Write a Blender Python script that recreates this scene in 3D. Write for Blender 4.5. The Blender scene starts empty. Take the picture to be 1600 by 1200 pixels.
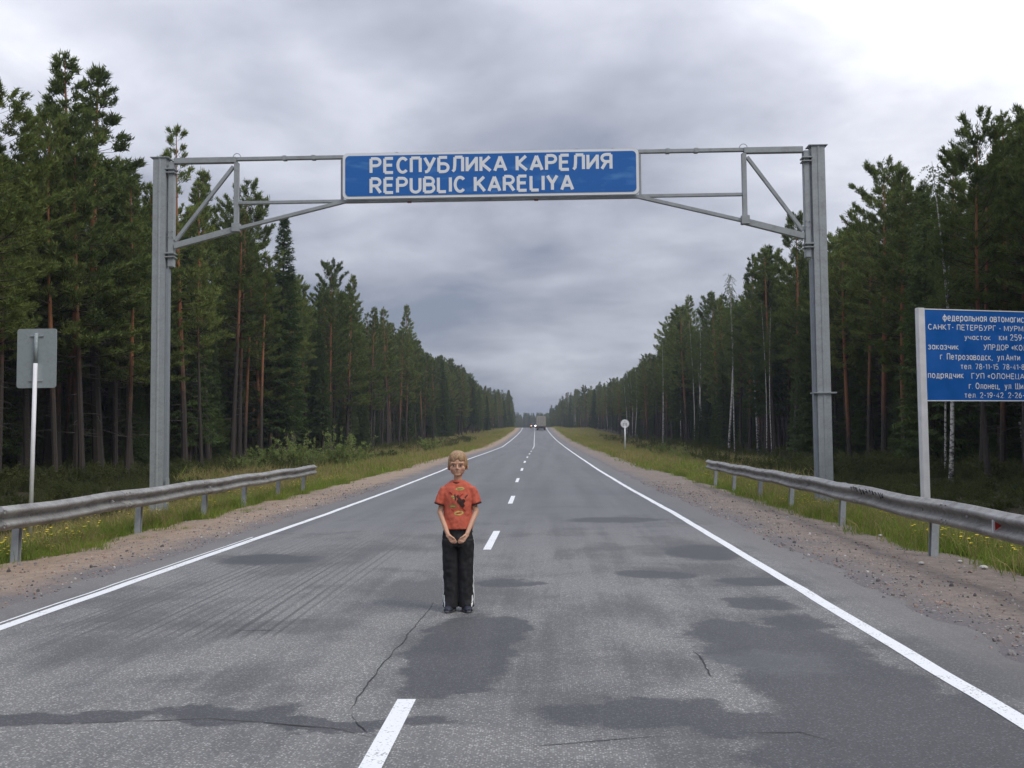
import bpy, bmesh, math, random
import numpy as np
from mathutils import Vector, Matrix, noise as mnoise
from mathutils.bvhtree import BVHTree
random.seed(7); rng = np.random.default_rng(7)
SC = bpy.context.scene
COL = SC.collection
R = math.radians

# ------------------------------------------------------------------ camera
F = 35/36*1600
CAM_H, CAM_X = 1.55, 0.92
YAW, PITCH, ROLL = R(1.995), R(3.072), R(0.5)
def cam_axes():
    fw = Vector((-math.sin(YAW)*math.cos(PITCH), math.cos(YAW)*math.cos(PITCH), math.sin(PITCH)))
    rt = Vector((math.cos(YAW), math.sin(YAW), 0)); up = rt.cross(fw)
    c, s = math.cos(ROLL), math.sin(ROLL)
    return fw, rt*c-up*s, rt*s+up*c
FW, RT, UP = cam_axes()
cd = bpy.data.cameras.new('camera'); cam = bpy.data.objects.new('camera', cd); COL.objects.link(cam)
cd.sensor_width = 36; cd.lens = 35; cd.clip_start = 0.1; cd.clip_end = 20000
m = Matrix((RT, UP, -FW)).transposed().to_4x4(); m.translation = Vector((CAM_X, 0, CAM_H)); cam.matrix_world = m
SC.camera = cam
# ------------------------------------------------------------------ light, sky, exposure
SUN_EL, SUN_AZ = R(46), R(125)          # azimuth from +Y towards +X
SC.view_settings.view_transform = 'Standard'; SC.view_settings.look = 'None'
SC.view_settings.gamma = 1.0; SC.view_settings.use_curve_mapping = False
SC.view_settings.exposure = 0.08
sl = bpy.data.lights.new('sun', 'SUN'); sl.energy = 1.5; sl.angle = R(22); sl.color = (1.0, .95, .86)
so = bpy.data.objects.new('sun', sl); COL.objects.link(so)
SD = Vector((math.sin(SUN_AZ)*math.cos(SUN_EL), math.cos(SUN_AZ)*math.cos(SUN_EL), math.sin(SUN_EL)))
so.rotation_euler = SD.to_track_quat('Z', 'Y').to_euler(); so.location = (0, 0, 60)

class NT:
    """tiny node helper"""
    def __init__(s, tree): s.t = tree; s.n = tree.nodes; s.l = tree.links
    def new(s, typ, **kw):
        nd = s.n.new(typ)
        for k, v in kw.items(): setattr(nd, k, v)
        return nd
    def set(s, sock, v):
        if isinstance(v, bpy.types.NodeSocket): s.l.new(v, sock)
        elif v is not None: sock.default_value = v
    def math(s, op, a, b=None, c=None, clamp=False):
        nd = s.new('ShaderNodeMath', operation=op, use_clamp=clamp)
        for i, v in enumerate((a, b, c)):
            if v is not None: s.set(nd.inputs[i], v)
        return nd.outputs[0]
    def vmath(s, op, a, b=None, scale=None):
        nd = s.new('ShaderNodeVectorMath', operation=op)
        s.set(nd.inputs[0], a)
        if b is not None: s.set(nd.inputs[1], b)
        if scale is not None: s.set(nd.inputs['Scale'], scale)
        return nd
    def mix(s, f, a, b, blend='MIX'):
        nd = s.new('ShaderNodeMix', data_type='RGBA', blend_type=blend)
        s.set(nd.inputs['Factor'], f); s.set(nd.inputs['A'], c4(a)); s.set(nd.inputs['B'], c4(b))
        return nd.outputs['Result']
    def ramp(s, f, stops, interp='LINEAR'):
        nd = s.new('ShaderNodeValToRGB'); cr = nd.color_ramp; cr.interpolation = interp
        while len(cr.elements) < len(stops): cr.elements.new(0.5)
        for e, (p, c) in zip(cr.elements, stops): e.position = p; e.color = c4(c)
        s.set(nd.inputs[0], f); return nd.outputs[0]
    def noise(s, vec, scale, detail=4, rough=.55, dist=0):
        nd = s.new('ShaderNodeTexNoise'); s.set(nd.inputs['Vector'], vec)
        nd.inputs['Scale'].default_value = scale; nd.inputs['Detail'].default_value = detail
        nd.inputs['Roughness'].default_value = rough; nd.inputs['Distortion'].default_value = dist
        return nd
    def mapr(s, v, a, b, c=0., d=1., smooth=False):
        nd = s.new('ShaderNodeMapRange'); s.set(nd.inputs[0], v)
        if smooth: nd.interpolation_type = 'SMOOTHSTEP'
        for i, q in enumerate((a, b, c, d)): nd.inputs[i+1].default_value = q
        return nd.outputs[0]
def c4(c):
    if isinstance(c, (tuple, list)): return tuple(c)+(1,) if len(c) == 3 else tuple(c)
    if isinstance(c, (int, float)): return (c, c, c, 1)
    return c

W = bpy.data.worlds.new('World'); SC.world = W; W.use_nodes = True
w = NT(W.node_tree); w.n.clear()
out = w.new('ShaderNodeOutputWorld'); bg = w.new('ShaderNodeBackground')
tc = w.new('ShaderNodeTexCoord'); D = tc.outputs['Generated']
sky = w.new('ShaderNodeTexSky', sky_type='NISHITA'); sky.sun_disc = False
sky.sun_elevation = SUN_EL; sky.sun_rotation = SUN_AZ
sep = w.new('ShaderNodeSeparateXYZ'); w.l.new(D, sep.inputs[0])
zc = w.math('MAXIMUM', sep.outputs[2], 0.0)
den = w.math('ADD', zc, 0.22)
cmb = w.new('ShaderNodeCombineXYZ')
w.l.new(w.math('DIVIDE', sep.outputs[0], den), cmb.inputs[0]); w.l.new(w.math('DIVIDE', sep.outputs[1], den), cmb.inputs[1])
mp = w.new('ShaderNodeMapping'); w.l.new(cmb.outputs[0], mp.inputs[0])
mp.inputs['Location'].default_value = (-8, 2, 7); mp.inputs['Scale'].default_value = (1.0, 1.0, 1)
n1 = w.noise(mp.outputs[0], 0.95, 6, .48, .15).outputs[0]
n2 = w.noise(mp.outputs[0], 3.4, 5, .55, .25).outputs[0]
nn = w.math('ADD', w.math('MULTIPLY', n1, .76), w.math('MULTIPLY', n2, .24))
glow = w.math('MAXIMUM', w.vmath('DOT_PRODUCT', D, Vector((math.sin(R(27))*math.cos(R(27)), math.cos(R(27))*math.cos(R(27)), math.sin(R(27))))).outputs['Value'], 0)
glow = w.math('POWER', glow, 26.)
nn = w.math('ADD', nn, w.math('MULTIPLY', glow, .28))
lowdark = w.mapr(zc, .02, .22, -.11, 0, True)
nn = w.math('ADD', nn, lowdark)
cl = w.ramp(nn, [(.37, (.25, .285, .375)), (.45, (.39, .41, .49)), (.52, (.53, .55, .64)), (.60, (.70, .72, .81)), (.70, (1.02, 1.03, 1.07))])
lum = w.math('ADD', w.math('ADD', w.math('MULTIPLY', zc, .9), .74), w.math('MULTIPLY', w.math('MAXIMUM', w.math('SUBTRACT', zc, .4), 0), 1.7))
cl = w.vmath('SCALE', cl, scale=lum).outputs[0]
sk = w.vmath('SCALE', sky.outputs[0], scale=.10).outputs[0]
cl2 = w.vmath('ADD', cl, w.vmath('SCALE', sk, scale=.08).outputs[0]).outputs[0]
cl2 = w.mix(w.mapr(sep.outputs[2], -.03, -.005), (.25, .26, .27), cl2)
w.l.new(cl2, bg.inputs[0]); bg.inputs[1].default_value = 1.0
w.l.new(bg.outputs[0], out.inputs[0])

# ------------------------------------------------------------------ helpers
def at(px, py, Y):
    """pixel of the photograph (1600x1200) -> point on the plane y = Y"""
    d = FW+RT*((px-800)/F)-UP*((py-600)/F); t = Y/d.y
    return Vector((CAM_X+d.x*t, Y, CAM_H+d.z*t))
def ground_at(px, py, z=0.):
    d = FW+RT*((px-800)/F)-UP*((py-600)/F); t = (z-CAM_H)/d.z
    return Vector((CAM_X+d.x*t, d.y*t, z))
def project(x, y, z):
    v = Vector((x-CAM_X, y, z-CAM_H)); q = v.dot(FW)
    return 800+F*v.dot(RT)/q, 600-F*v.dot(UP)/q
def xc(y): return np.interp(y, [-50, 20, 60, 115, 155, 262, 311, 450, 600, 750, 1000, 3000], [0, 0, -.4, -.6, -1.1, -2.3, -3., -7., -13., -21., -40., -60.])
def prof(y): return np.interp(y, [-50, 30, 45, 60, 85, 115, 155, 205, 262, 300, 330, 370, 450, 700, 3000], [0, 0, .06, .19, .30, .48, 1.05, 1.95, 3.2, 4.35, 4.75, 4.5, 3.6, 3., 3.])
def edgeL(y): return np.interp(y, [0, 150, 220, 300, 400, 3000], [22, 22, 18, 14, 9.5, 9.5])
def edgeR(y): return np.interp(y, [0, 300, 400, 520, 3000], [22, 22, 18, 13.5, 13.5])
def vnoise(x, y, s=1., seed=0):
    """cheap smooth numpy value noise in [-1,1]"""
    x = np.asarray(x)/s+seed*17.3; y = np.asarray(y)/s+seed*9.1
    xi, yi = np.floor(x), np.floor(y); fx, fy = x-xi, y-yi
    fx = fx*fx*(3-2*fx); fy = fy*fy*(3-2*fy)
    h = lambda a, b: np.modf(np.abs(np.sin(a*127.1+b*311.7)*43758.5453))[0]*2-1
    return (h(xi, yi)*(1-fx)+h(xi+1, yi)*fx)*(1-fy)+(h(xi, yi+1)*(1-fx)+h(xi+1, yi+1)*fx)*fy
def cross(xr, y):
    a = np.abs(xr)
    z = np.interp(a, [0, 3.7, 3.9, 4.35, 5.0, 6.3, 7.5, 10.5, 14, 22, 60, 3000], [-.07, -.06, -.03, .018, .0, -.07, -.30, -.85, -.80, -.70, -.6, -.6])
    nz = vnoise(xr, y, .9, 1)*.5+vnoise(xr, y, .33, 2)*.3+vnoise(xr, y, .14, 3)*.2
    z = z+nz*np.interp(a, [0, 3.75, 4.0, 4.6, 6, 9], [0, 0, .014, .03, .05, .09])
    z = z+vnoise(xr, y, 6., 4)*np.interp(a, [0, 7, 12, 3000], [0, 0, .16, .3])
    return z
def terr(x, y):
    xr = x-xc(y); return prof(y)+cross(xr, y)
def mesh(name, V, Fc, smooth=False):
    me = bpy.data.meshes.new(name); me.from_pydata([tuple(map(float, v)) for v in V] if not isinstance(V, np.ndarray) else V.tolist(), [], Fc if not isinstance(Fc, np.ndarray) else Fc.tolist())
    if smooth: me.polygons.foreach_set('use_smooth', [True]*len(me.polygons))
    me.update(); return me
def fastmesh(name, V, Fq, smooth=False, mats=None):
    """V (n,3), Fq (m,k) numpy"""
    V = np.asarray(V, np.float32); Fq = np.asarray(Fq, np.int32); k = Fq.shape[1]
    me = bpy.data.meshes.new(name); me.vertices.add(len(V)); me.vertices.foreach_set('co', V.ravel())
    me.loops.add(Fq.size); me.loops.foreach_set('vertex_index', Fq.ravel())
    me.polygons.add(len(Fq)); me.polygons.foreach_set('loop_start', np.arange(0, Fq.size, k, dtype=np.int32))
    me.polygons.foreach_set('loop_total', np.full(len(Fq), k, np.int32))
    if smooth: me.polygons.foreach_set('use_smooth', np.ones(len(Fq), bool))
    if mats is not None: me.polygons.foreach_set('material_index', np.asarray(mats, np.int32))
    me.update(calc_edges=True); return me
def link(name, me, mat=None, parent=None, loc=(0, 0, 0), **props):
    o = bpy.data.objects.new(name, me); COL.objects.link(o); o.location = loc
    if mat is not None and me is not None:
        for mm in (mat if isinstance(mat, (list, tuple)) else [mat]): me.materials.append(mm)
    if parent is not None: o.parent = parent
    for k, v in props.items(): o[k] = v
    return o
def thing(name, label, cat, loc=(0, 0, 0), rz=0, group=None):
    o = bpy.data.objects.new(name, None); COL.objects.link(o); o.location = loc; o.rotation_euler = (0, 0, rz)
    o['label'] = label; o['category'] = cat; o.empty_display_size = .2
    if group: o['group'] = group
    return o
class MB:
    """collects shapes; build() makes one mesh object"""
    def __init__(s): s.b = bmesh.new()
    def box(s, c, size, rot=None, bevel=0):
        r = bmesh.ops.create_cube(s.b, size=1)['verts']
        bmesh.ops.scale(s.b, vec=size, verts=r)
        if bevel:
            ed = list({e for v in r for e in v.link_edges})
            r = list({v for f in bmesh.ops.bevel(s.b, geom=ed, offset=bevel, segments=2, affect='EDGES')['faces'] for v in f.verts} | {v for v in r if v.is_valid})
        if rot is not None: bmesh.ops.rotate(s.b, verts=r, cent=(0, 0, 0), matrix=rot)
        bmesh.ops.translate(s.b, verts=r, vec=c); return s
    def bar(s, a, b, w_, h_=None, up=(0, 1, 0), bevel=0):
        """rectangular bar a->b, w_ across, h_ along `up`"""
        a, b = Vector(a), Vector(b); d = b-a; L = d.length; d.normalize(); u = Vector(up); u = (u-d*u.dot(d)).normalized(); x = d.cross(u)
        M = Matrix((x, u, d)).transposed(); return s.box((a+b)/2, (w_, h_ or w_, L), M, bevel)
    def tube(s, pts, r, n=8, caps=True):
        pts = [Vector(p) for p in pts]; rs = r if isinstance(r, (list, tuple)) else [r]*len(pts); rings = []
        for i, p in enumerate(pts):
            d = (pts[min(i+1, len(pts)-1)]-pts[max(i-1, 0)]).normalized()
            u = d.orthogonal().normalized() if i == 0 else (u-d*u.dot(d)).normalized()
            v = d.cross(u)
            rings.append([s.b.verts.new(p+(u*math.cos(t)+v*math.sin(t))*rs[i]) for t in [k*2*math.pi/n for k in range(n)]])
        for a, b in zip(rings, rings[1:]):
            for k in range(n): s.b.faces.new((a[k], a[(k+1) % n], b[(k+1) % n], b[k])).smooth = True
        if caps: s.b.faces.new(rings[0][::-1]); s.b.faces.new(rings[-1])
        return s
    def ell(s, c, r, rot=None, u=16, v=10):
        q = bmesh.ops.create_uvsphere(s.b, u_segments=u, v_segments=v, radius=1)['verts']
        bmesh.ops.scale(s.b, vec=r if isinstance(r, (tuple, list, Vector)) else (r, r, r), verts=q)
        if rot is not None: bmesh.ops.rotate(s.b, verts=q, cent=(0, 0, 0), matrix=rot)
        bmesh.ops.translate(s.b, verts=q, vec=c)
        for f in {f for vv in q for f in vv.link_faces}: f.smooth = True
        return s
    def loft(s, rings, closed=True, smooth=True):
        vs = [[s.b.verts.new(p) for p in r] for r in rings]; n = len(vs[0])
        for a, b in zip(vs, vs[1:]):
            for k in range(n if closed else n-1): s.b.faces.new((a[k], a[(k+1) % n], b[(k+1) % n], b[k])).smooth = smooth
        if closed: s.b.faces.new(vs[0][::-1]); s.b.faces.new(vs[-1])
        return s
    def prism(s, outline, d, origin=(0, 0, 0), ax=(1, 0, 0), ay=(0, 0, 1), bev=0):
        """outline in the ax/ay plane thickened by d along ay x ax..."""
        ax, ay, o = Vector(ax), Vector(ay), Vector(origin); nrm = ax.cross(ay)
        a = [s.b.verts.new(o+ax*x+ay*y) for x, y in outline]; b = [s.b.verts.new(o+ax*x+ay*y+nrm*d) for x, y in outline]
        n = len(a); s.b.faces.new(a[::-1]); s.b.faces.new(b)
        for k in range(n): s.b.faces.new((a[k], a[(k+1) % n], b[(k+1) % n], b[k]))
        return s
    def mesh(s, name):
        bmesh.ops.recalc_face_normals(s.b, faces=s.b.faces); me = bpy.data.meshes.new(name); s.b.to_mesh(me); s.b.free(); return me
    def build(s, name, mat, parent=None, loc=(0, 0, 0), **props): return link(name, s.mesh(name), mat, parent, loc, **props)

def mat(name, col=(.5, .5, .5), rough=.7, metal=0., var=.0, vscale=5., bump=0., bscale=30., coat=0.):
    M_ = bpy.data.materials.new(name); M_.use_nodes = True; t = NT(M_.node_tree); b = t.n['Principled BSDF']
    b.inputs['Roughness'].default_value = rough; b.inputs['Metallic'].default_value = metal
    b.inputs['Coat Weight'].default_value = coat
    g = t.new('ShaderNodeNewGeometry').outputs['Position']
    if var:
        n = t.noise(g, vscale, 5, .6).outputs[0]; f = t.mapr(n, .3, .7, 1-var, 1+var)
        v = t.vmath('SCALE', c4(col)[:3], scale=f).outputs[0]; t.l.new(v, b.inputs['Base Color'])
        t.l.new(t.mapr(n, .3, .7, max(0, rough-.12), min(1, rough+.12)), b.inputs['Roughness'])
    else: b.inputs['Base Color'].default_value = c4(col)
    if bump:
        bp = t.new('ShaderNodeBump'); bp.inputs['Strength'].default_value = bump; bp.inputs['Distance'].default_value = .02
        t.l.new(t.noise(g, bscale, 5, .6).outputs[0], bp.inputs['Height']); t.l.new(bp.outputs[0], b.inputs['Normal'])
    return M_

# ------------------------------------------------------------------ asphalt
def asphalt():
    M_ = bpy.data.materials.new('asphalt'); M_.use_nodes = True; t = NT(M_.node_tree); b = t.n['Principled BSDF']
    P = t.new('ShaderNodeNewGeometry').outputs['Position']
    fine = t.noise(P, 75, 3, .75).outputs[0]; med = t.noise(P, 28, 3, .6).outputs[0]
    agg = t.new('ShaderNodeTexVoronoi'); t.l.new(P, agg.inputs['Vector']); agg.inputs['Scale'].default_value = 78
    ac = t.new('ShaderNodeSeparateColor'); t.l.new(agg.outputs['Color'], ac.inputs[0])
    stone = t.math('MULTIPLY', t.mapr(ac.outputs[0], .45, .95), t.mapr(agg.outputs['Distance'], .62, .2))
    big = t.noise(P, .55, 4, .6, .4).outputs[0]
    st = t.new('ShaderNodeMapping'); t.l.new(P, st.inputs[0]); st.inputs['Scale'].default_value = (2.6, .10, 1)
    streak = t.noise(st.outputs[0], 1.0, 5, .65).outputs[0]
    wear = t.math('ADD', t.math('MULTIPLY', big, .62), t.math('MULTIPLY', streak, .38))
    wearf = t.mapr(wear, .40, .58, 0, 1, True)
    sy = t.new('ShaderNodeSeparateXYZ'); t.l.new(P, sy.inputs[0])
    newer = t.mapr(t.math('ADD', sy.outputs[1], t.mapr(big, .3, .7, -4., 4.)), 10., 24., 0, 1, True)
    rut = t.mapr(t.noise(st.outputs[0], .55, 3, .5).outputs[0], .35, .65)
    # less worn stone showing towards the distance (seen at a flat angle) is left to the pattern averaging itself out
    warp = t.vmath('ADD', P, t.vmath('SCALE', t.vmath('SUBTRACT', t.noise(P, 1.3, 5, .62).outputs['Color'], (.5, .5, .5)).outputs[0], scale=.95).outputs[0]).outputs[0]
    pat = None; damp = None
    patches = [(722, 1012, 78, 66, .0), (700, 1050, 95, 40, 0), (785, 985, 45, 24, 0), (1100, 862, 62, 11, 0), (1022, 898, 48, 8, 0), (1185, 943, 62, 13, 0), (1165, 908, 60, 8, 0),
               (1140, 985, 75, 18, 0), (1230, 1015, 140, 42, 0), (1290, 1065, 150, 48, 0), (990, 1112, 160, 26, 0), (1400, 1110, 190, 45, 0), (1420, 1170, 260, 50, 0), (1180, 1130, 120, 20, 0), (1260, 975, 55, 12, 0),
               (420, 874, 85, 8, 0), (90, 1126, 150, 12, 0), (340, 1118, 120, 19, 0), (560, 1132, 160, 10, 0), (795, 911, 48, 7, 0),
               (960, 812, 80, 4, 0)]
    for cx, cy, rx, ry, _ in patches:
        g = ground_at(cx, cy); d = g.y; RX = rx*d/F; RY = ry*d*d/(F*CAM_H)
        q = t.vmath('MULTIPLY', t.vmath('SUBTRACT', warp, (g.x, g.y, 0)).outputs[0], (1/RX, 1/RY, 0)).outputs[0]
        v = t.vmath('LENGTH', q).outputs['Value']
        pat = v if pat is None else t.math('MINIMUM', pat, v)
    pf = t.mapr(t.math('ADD', pat, t.mapr(t.noise(P, 9, 4, .7).outputs[0], .3, .7, -.10, .10)), 1.10, .84, 0, 1, True)
    lo = t.mix(wearf, (.122, .123, .125), (.220, .218, .210)); 
    lo = t.mix(t.mapr(fine, .38, .62), t.vmath('SCALE', lo, scale=.62).outputs[0], lo)
    hi = t.mix(t.math('MULTIPLY', stone, t.mapr(wearf, 0, 1, .35, 1.)), lo, (.58, .57, .54))
    hi = t.mix(t.math('MULTIPLY', newer, .9), hi, t.mix(t.mapr(fine, .3, .7), t.mix(rut, (.105, .107, .112), (.135, .137, .143)), t.mix(rut, (.15, .152, .158), (.185, .187, .192))))
    dark = t.mix(t.mapr(fine, .35, .65), (.032, .033, .037), (.060, .061, .067))
    dark = t.mix(t.math('MULTIPLY', stone, .22), dark, (.28, .30, .31))
    col = t.mix(t.math('MULTIPLY', pf, .82), hi, dark)
    g = ground_at(1205, 1035); q = t.vmath('MULTIPLY', t.vmath('SUBTRACT', warp, (g.x, g.y, 0)).outputs[0], (1/.5, 1/.42, 0)).outputs[0]
    dmp = t.mapr(t.vmath('LENGTH', q).outputs['Value'], 1.1, .5, 0, 1, True)
    # sealed tyre lines left of the centre
    # dusty outer strip beyond the edge line
    sx_ = sy.outputs[0]; wob = t.mapr(t.noise(st.outputs[0], .8, 3, .5).outputs[0], .3, .7, -.35, .35)
    lines = t.math('SINE', t.math('ADD', t.math('MULTIPLY', sx_, 62.), t.math('MULTIPLY', wob, 9.)))
    m1 = t.math('MULTIPLY', t.mapr(sx_, -3.5, -3.0), t.mapr(t.math('ADD', sx_, t.math('MULTIPLY', wob, .4)), -.95, -1.35))
    m2 = t.math('MULTIPLY', t.mapr(sy.outputs[1], 7.6, 8.0), t.mapr(sy.outputs[1], 17, 11.5))
    lf = t.math('MULTIPLY', t.math('MULTIPLY', t.mapr(lines, .35, .85), t.math('MULTIPLY', m1, m2)), t.mapr(streak, .38, .6, .05, .7))
    col = t.mix(lf, col, (.052, .053, .057))
    at_ = t.new('ShaderNodeAttribute', attribute_name='xr')
    ax = t.math('ABSOLUTE', at_.outputs['Fac'])
    dust = t.math('MULTIPLY', t.mapr(t.math('ADD', ax, t.mapr(big, 0, 1, -.25, .25)), 3.55, 4.0), .62)
    col = t.mix(dust, col, t.mix(med, (.12, .115, .11), (.20, .19, .18)))
    t.l.new(col, b.inputs['Base Color'])
    rg = t.mix(pf, .78, .66); rg = t.mix(dmp, rg, .42)
    t.l.new(rg, b.inputs['Roughness'])
    bp = t.new('ShaderNodeBump'); bp.inputs['Distance'].default_value = .006
    t.l.new(t.mapr(pf, 0, 1, .7, .45), bp.inputs['Strength'])
    t.l.new(t.math('ADD', fine, t.math('MULTIPLY', stone, .8)), bp.inputs['Height']); t.l.new(bp.outputs[0], b.inputs['Normal'])
    return M_

def paint():
    M_ = bpy.data.materials.new('road_paint'); M_.use_nodes = True; t = NT(M_.node_tree); b = t.n['Principled BSDF']
    P = t.new('ShaderNodeNewGeometry').outputs['Position']
    n = t.noise(P, 55, 4, .7).outputs[0]; g = t.noise(P, 3.5, 4, .6).outputs[0]
    f = t.mapr(t.math('ADD', n, t.mapr(g, .3, .7, -.10, .10)), .58, .69)
    t.l.new(t.mix(f, t.mix(g, (.74, .76, .76), (.86, .87, .86)), (.2, .2, .2)), b.inputs['Base Color']); b.inputs['Roughness'].default_value = .6
    return M_
M_ASPH, M_PAINT = asphalt(), paint()
M_CRACK = mat('crack_filler', (.012, .011, .012), .6)

def strip(xs, ys, zoff, name, wob=0.):
    X, Y = np.meshgrid(xs, ys); xx = X+xc(Y)+wob*vnoise(X*0, Y, .7, 5); zz = prof(Y)+zoff
    V = np.stack([xx, Y, zz], -1).reshape(-1, 3); nx = len(xs); ny = len(ys)
    i = np.arange(nx*ny).reshape(ny, nx); Q = np.stack([i[:-1, :-1], i[:-1, 1:], i[1:, 1:], i[1:, :-1]], -1).reshape(-1, 4)
    me = fastmesh(name, V, Q, True); a = me.attributes.new('xr', 'FLOAT', 'POINT'); a.data.foreach_set('value', X.ravel().astype(np.float32)); return me
ys_road = np.concatenate([np.arange(-30, 30, 1.), np.arange(30, 400, 3.), np.arange(400, 1400, 20.)])
road = link('road', strip(np.linspace(-4.45, 4.45, 19), ys_road, 0, 'road'), M_ASPH, kind='structure')
line_y = lambda a, b: np.unique(np.concatenate([[a, b], ys_road[(ys_road > a) & (ys_road < b)]]))
for x in (-3.65, 3.45):
    w2 = .062
    link('edge_line', strip([x-w2, x+w2], np.concatenate([np.arange(-30, 60, .35), ys_road[ys_road > 60]]), .004, 'edge_line', .012), M_PAINT, road)
link('edge_line', strip([-3.79, -3.76], np.arange(2, 16, .3), .004, 'edge_line', .02), M_PAINT, road)
k = 0
for y0, y1 in [(2.9, 5.98), (13.85, 16.6), (23.4, 26.5), (34.2, 37.2), (44.6, 47.6), (55, 58), (65.4, 68.4), (75.8, 78.8), (86.2, 89.2)]:
    link('lane_dash', strip([.015, .125] if y0 < 30 else [-.055, .055], line_y(y0, y1), .004, 'lane_dash'), M_PAINT, road)
link('centre_line', strip([-.035, .035], line_y(98, 420), .004, 'centre_line'), M_PAINT, road)
# joints and cracks in the asphalt: thin ragged ribbons
def crack(pts, w_):
    P = [ground_at(*p) for p in pts]; fine = []
    for a, b in zip(P, P[1:]):
        n = max(2, int((b-a).length/.07))
        for i in range(n): fine.append(a.lerp(b, i/n))
    fine.append(P[-1]); V = []; Q = []
    for i, p in enumerate(fine):
        d = (fine[min(i+1, len(fine)-1)]-fine[max(i-1, 0)]).normalized(); s = Vector((-d.y, d.x, 0))
        j = mnoise.noise(p*3)*.022+mnoise.noise(p*17)*.014; ww = w_*(.35+.9*abs(mnoise.noise(p*6+Vector((9, 0, 0)))))*min(1, i/4+.1, (len(fine)-1-i)/4+.1)
        c = p+s*j; V += [(c+s*ww)[:2]+(.0035,), (c-s*ww)[:2]+(.0035,)]
        if i: Q.append((2*i-2, 2*i-1, 2*i+1, 2*i))
    link('crack', mesh('crack', V, Q), M_CRACK, road)
crack([(680, 940), (640, 990), (590, 1050), (545, 1112)], .007)
crack([(548, 1116), (572, 1144), (600, 1157)], .006)
crack([(60, 1132), (330, 1124), (520, 1138), (590, 1156)], .006)
crack([(820, 1168), (920, 1158), (1035, 1150)], .009)
crack([(1160, 1145), (1250, 1145), (1320, 1163)], .009)
crack([(1080, 1015), (1102, 1036), (1112, 1060)], .010)
crack([(310, 984), (380, 985), (455, 986)], .008)
crack([(1245, 917), (1228, 905), (1190, 893)], .008)

# ------------------------------------------------------------------ ground
def ground_mat():
    M_ = bpy.data.materials.new('earth'); M_.use_nodes = True; t = NT(M_.node_tree); b = t.n['Principled BSDF']
    P = t.new('ShaderNodeNewGeometry').outputs['Position']
    xr = t.new('ShaderNodeAttribute', attribute_name='xr').outputs['Fac']; ax = t.math('ABSOLUTE', xr)
    n1 = t.noise(P, .8, 5, .6).outputs[0]; n2 = t.noise(P, 6, 5, .65).outputs[0]; n3 = t.noise(P, 45, 4, .7).outputs[0]
    peb = t.new('ShaderNodeTexVoronoi'); t.l.new(P, peb.inputs['Vector']); peb.inputs['Scale'].default_value = 26
    pc = t.new('ShaderNodeSeparateColor'); t.l.new(peb.outputs['Color'], pc.inputs[0])
    peb_f = t.math('MULTIPLY', t.mapr(pc.outputs[0], .72, .95), t.mapr(peb.outputs['Distance'], .5, .25))
    sandL = t.mix(t.mapr(n1, .35, .65), (.46, .335, .235), (.40, .32, .25))
    sandR = t.mix(t.mapr(n1, .35, .65), (.27, .225, .19), (.33, .275, .23))
    sand = t.mix(t.mapr(xr, -1, 1), sandL, sandR)
    sand = t.mix(t.mapr(n2, .35, .7), sand, t.vmath('SCALE', sand, scale=.66).outputs[0])
    sand = t.mix(t.math('MULTIPLY', t.mapr(n3, .45, .75), .5), sand, (.15, .13, .125))
    gs = t.mapr(t.math('ADD', ax, t.mapr(n1, .3, .7, -.35, .35)), 4.2, 4.9)     # grey broken gravel close to the asphalt
    sand = t.mix(gs, t.mix(n3, (.12, .115, .12), (.26, .24, .235)), sand)
    sand = t.mix(peb_f, sand, (.42, .37, .33))
    soil = t.mix(t.mapr(n2, .3, .7), (.14, .17, .04), (.28, .27, .10))
    soil = t.mix(t.mapr(n1, .55, .7), soil, (.23, .165, .11))
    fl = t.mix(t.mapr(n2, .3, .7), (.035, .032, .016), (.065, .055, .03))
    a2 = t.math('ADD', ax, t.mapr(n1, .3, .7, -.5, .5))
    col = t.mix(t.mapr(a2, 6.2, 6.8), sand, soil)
    # bare sandy ground beyond the right guard rail and a strip behind the left one
    for c, r in (((10.2, 14.5), (2.4, 4.5)), ((12.5, 20), (2.2, 5.)), ((-9.2, 14.6), (1.3, 3.)), ((-15, 30), (3., 3.)), ((17, 75), (5, 22)), ((-13, 120), (3, 40))):
        q = t.vmath('MULTIPLY', t.vmath('SUBTRACT', P, (c[0], c[1], 0)).outputs[0], (1/r[0], 1/r[1], 0)).outputs[0]
        f = t.mapr(t.math('ADD', t.vmath('LENGTH', q).outputs['Value'], t.mapr(n1, .3, .7, -.4, .4)), 1.05, .75)
        col = t.mix(f, col, t.mix(n2, (.40, .29, .20), (.30, .22, .16)))
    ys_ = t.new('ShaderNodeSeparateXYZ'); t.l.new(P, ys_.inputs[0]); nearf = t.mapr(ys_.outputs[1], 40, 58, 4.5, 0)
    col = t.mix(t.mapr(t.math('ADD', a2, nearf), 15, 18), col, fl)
    t.l.new(col, b.inputs['Base Color']); b.inputs['Roughness'].default_value = .95; b.inputs['Specular IOR Level'].default_value = .2
    bp = t.new('ShaderNodeBump'); bp.inputs['Distance'].default_value = .03; bp.inputs['Strength'].default_value = .8
    t.l.new(t.math('ADD', n3, t.math('ADD', n2, peb_f)), bp.inputs['Height']); t.l.new(bp.outputs[0], b.inputs['Normal'])
    return M_
hx = np.concatenate([[0, 2, 3.4, 3.7], np.arange(3.8, 4.8, .05), np.arange(4.8, 8, .12), np.arange(8, 14, .4), np.arange(14, 30, 1.), [30, 36, 45, 60, 90, 150, 300, 700, 1500, 3000]])
xs = np.concatenate([-hx[::-1], hx[1:]])
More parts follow.
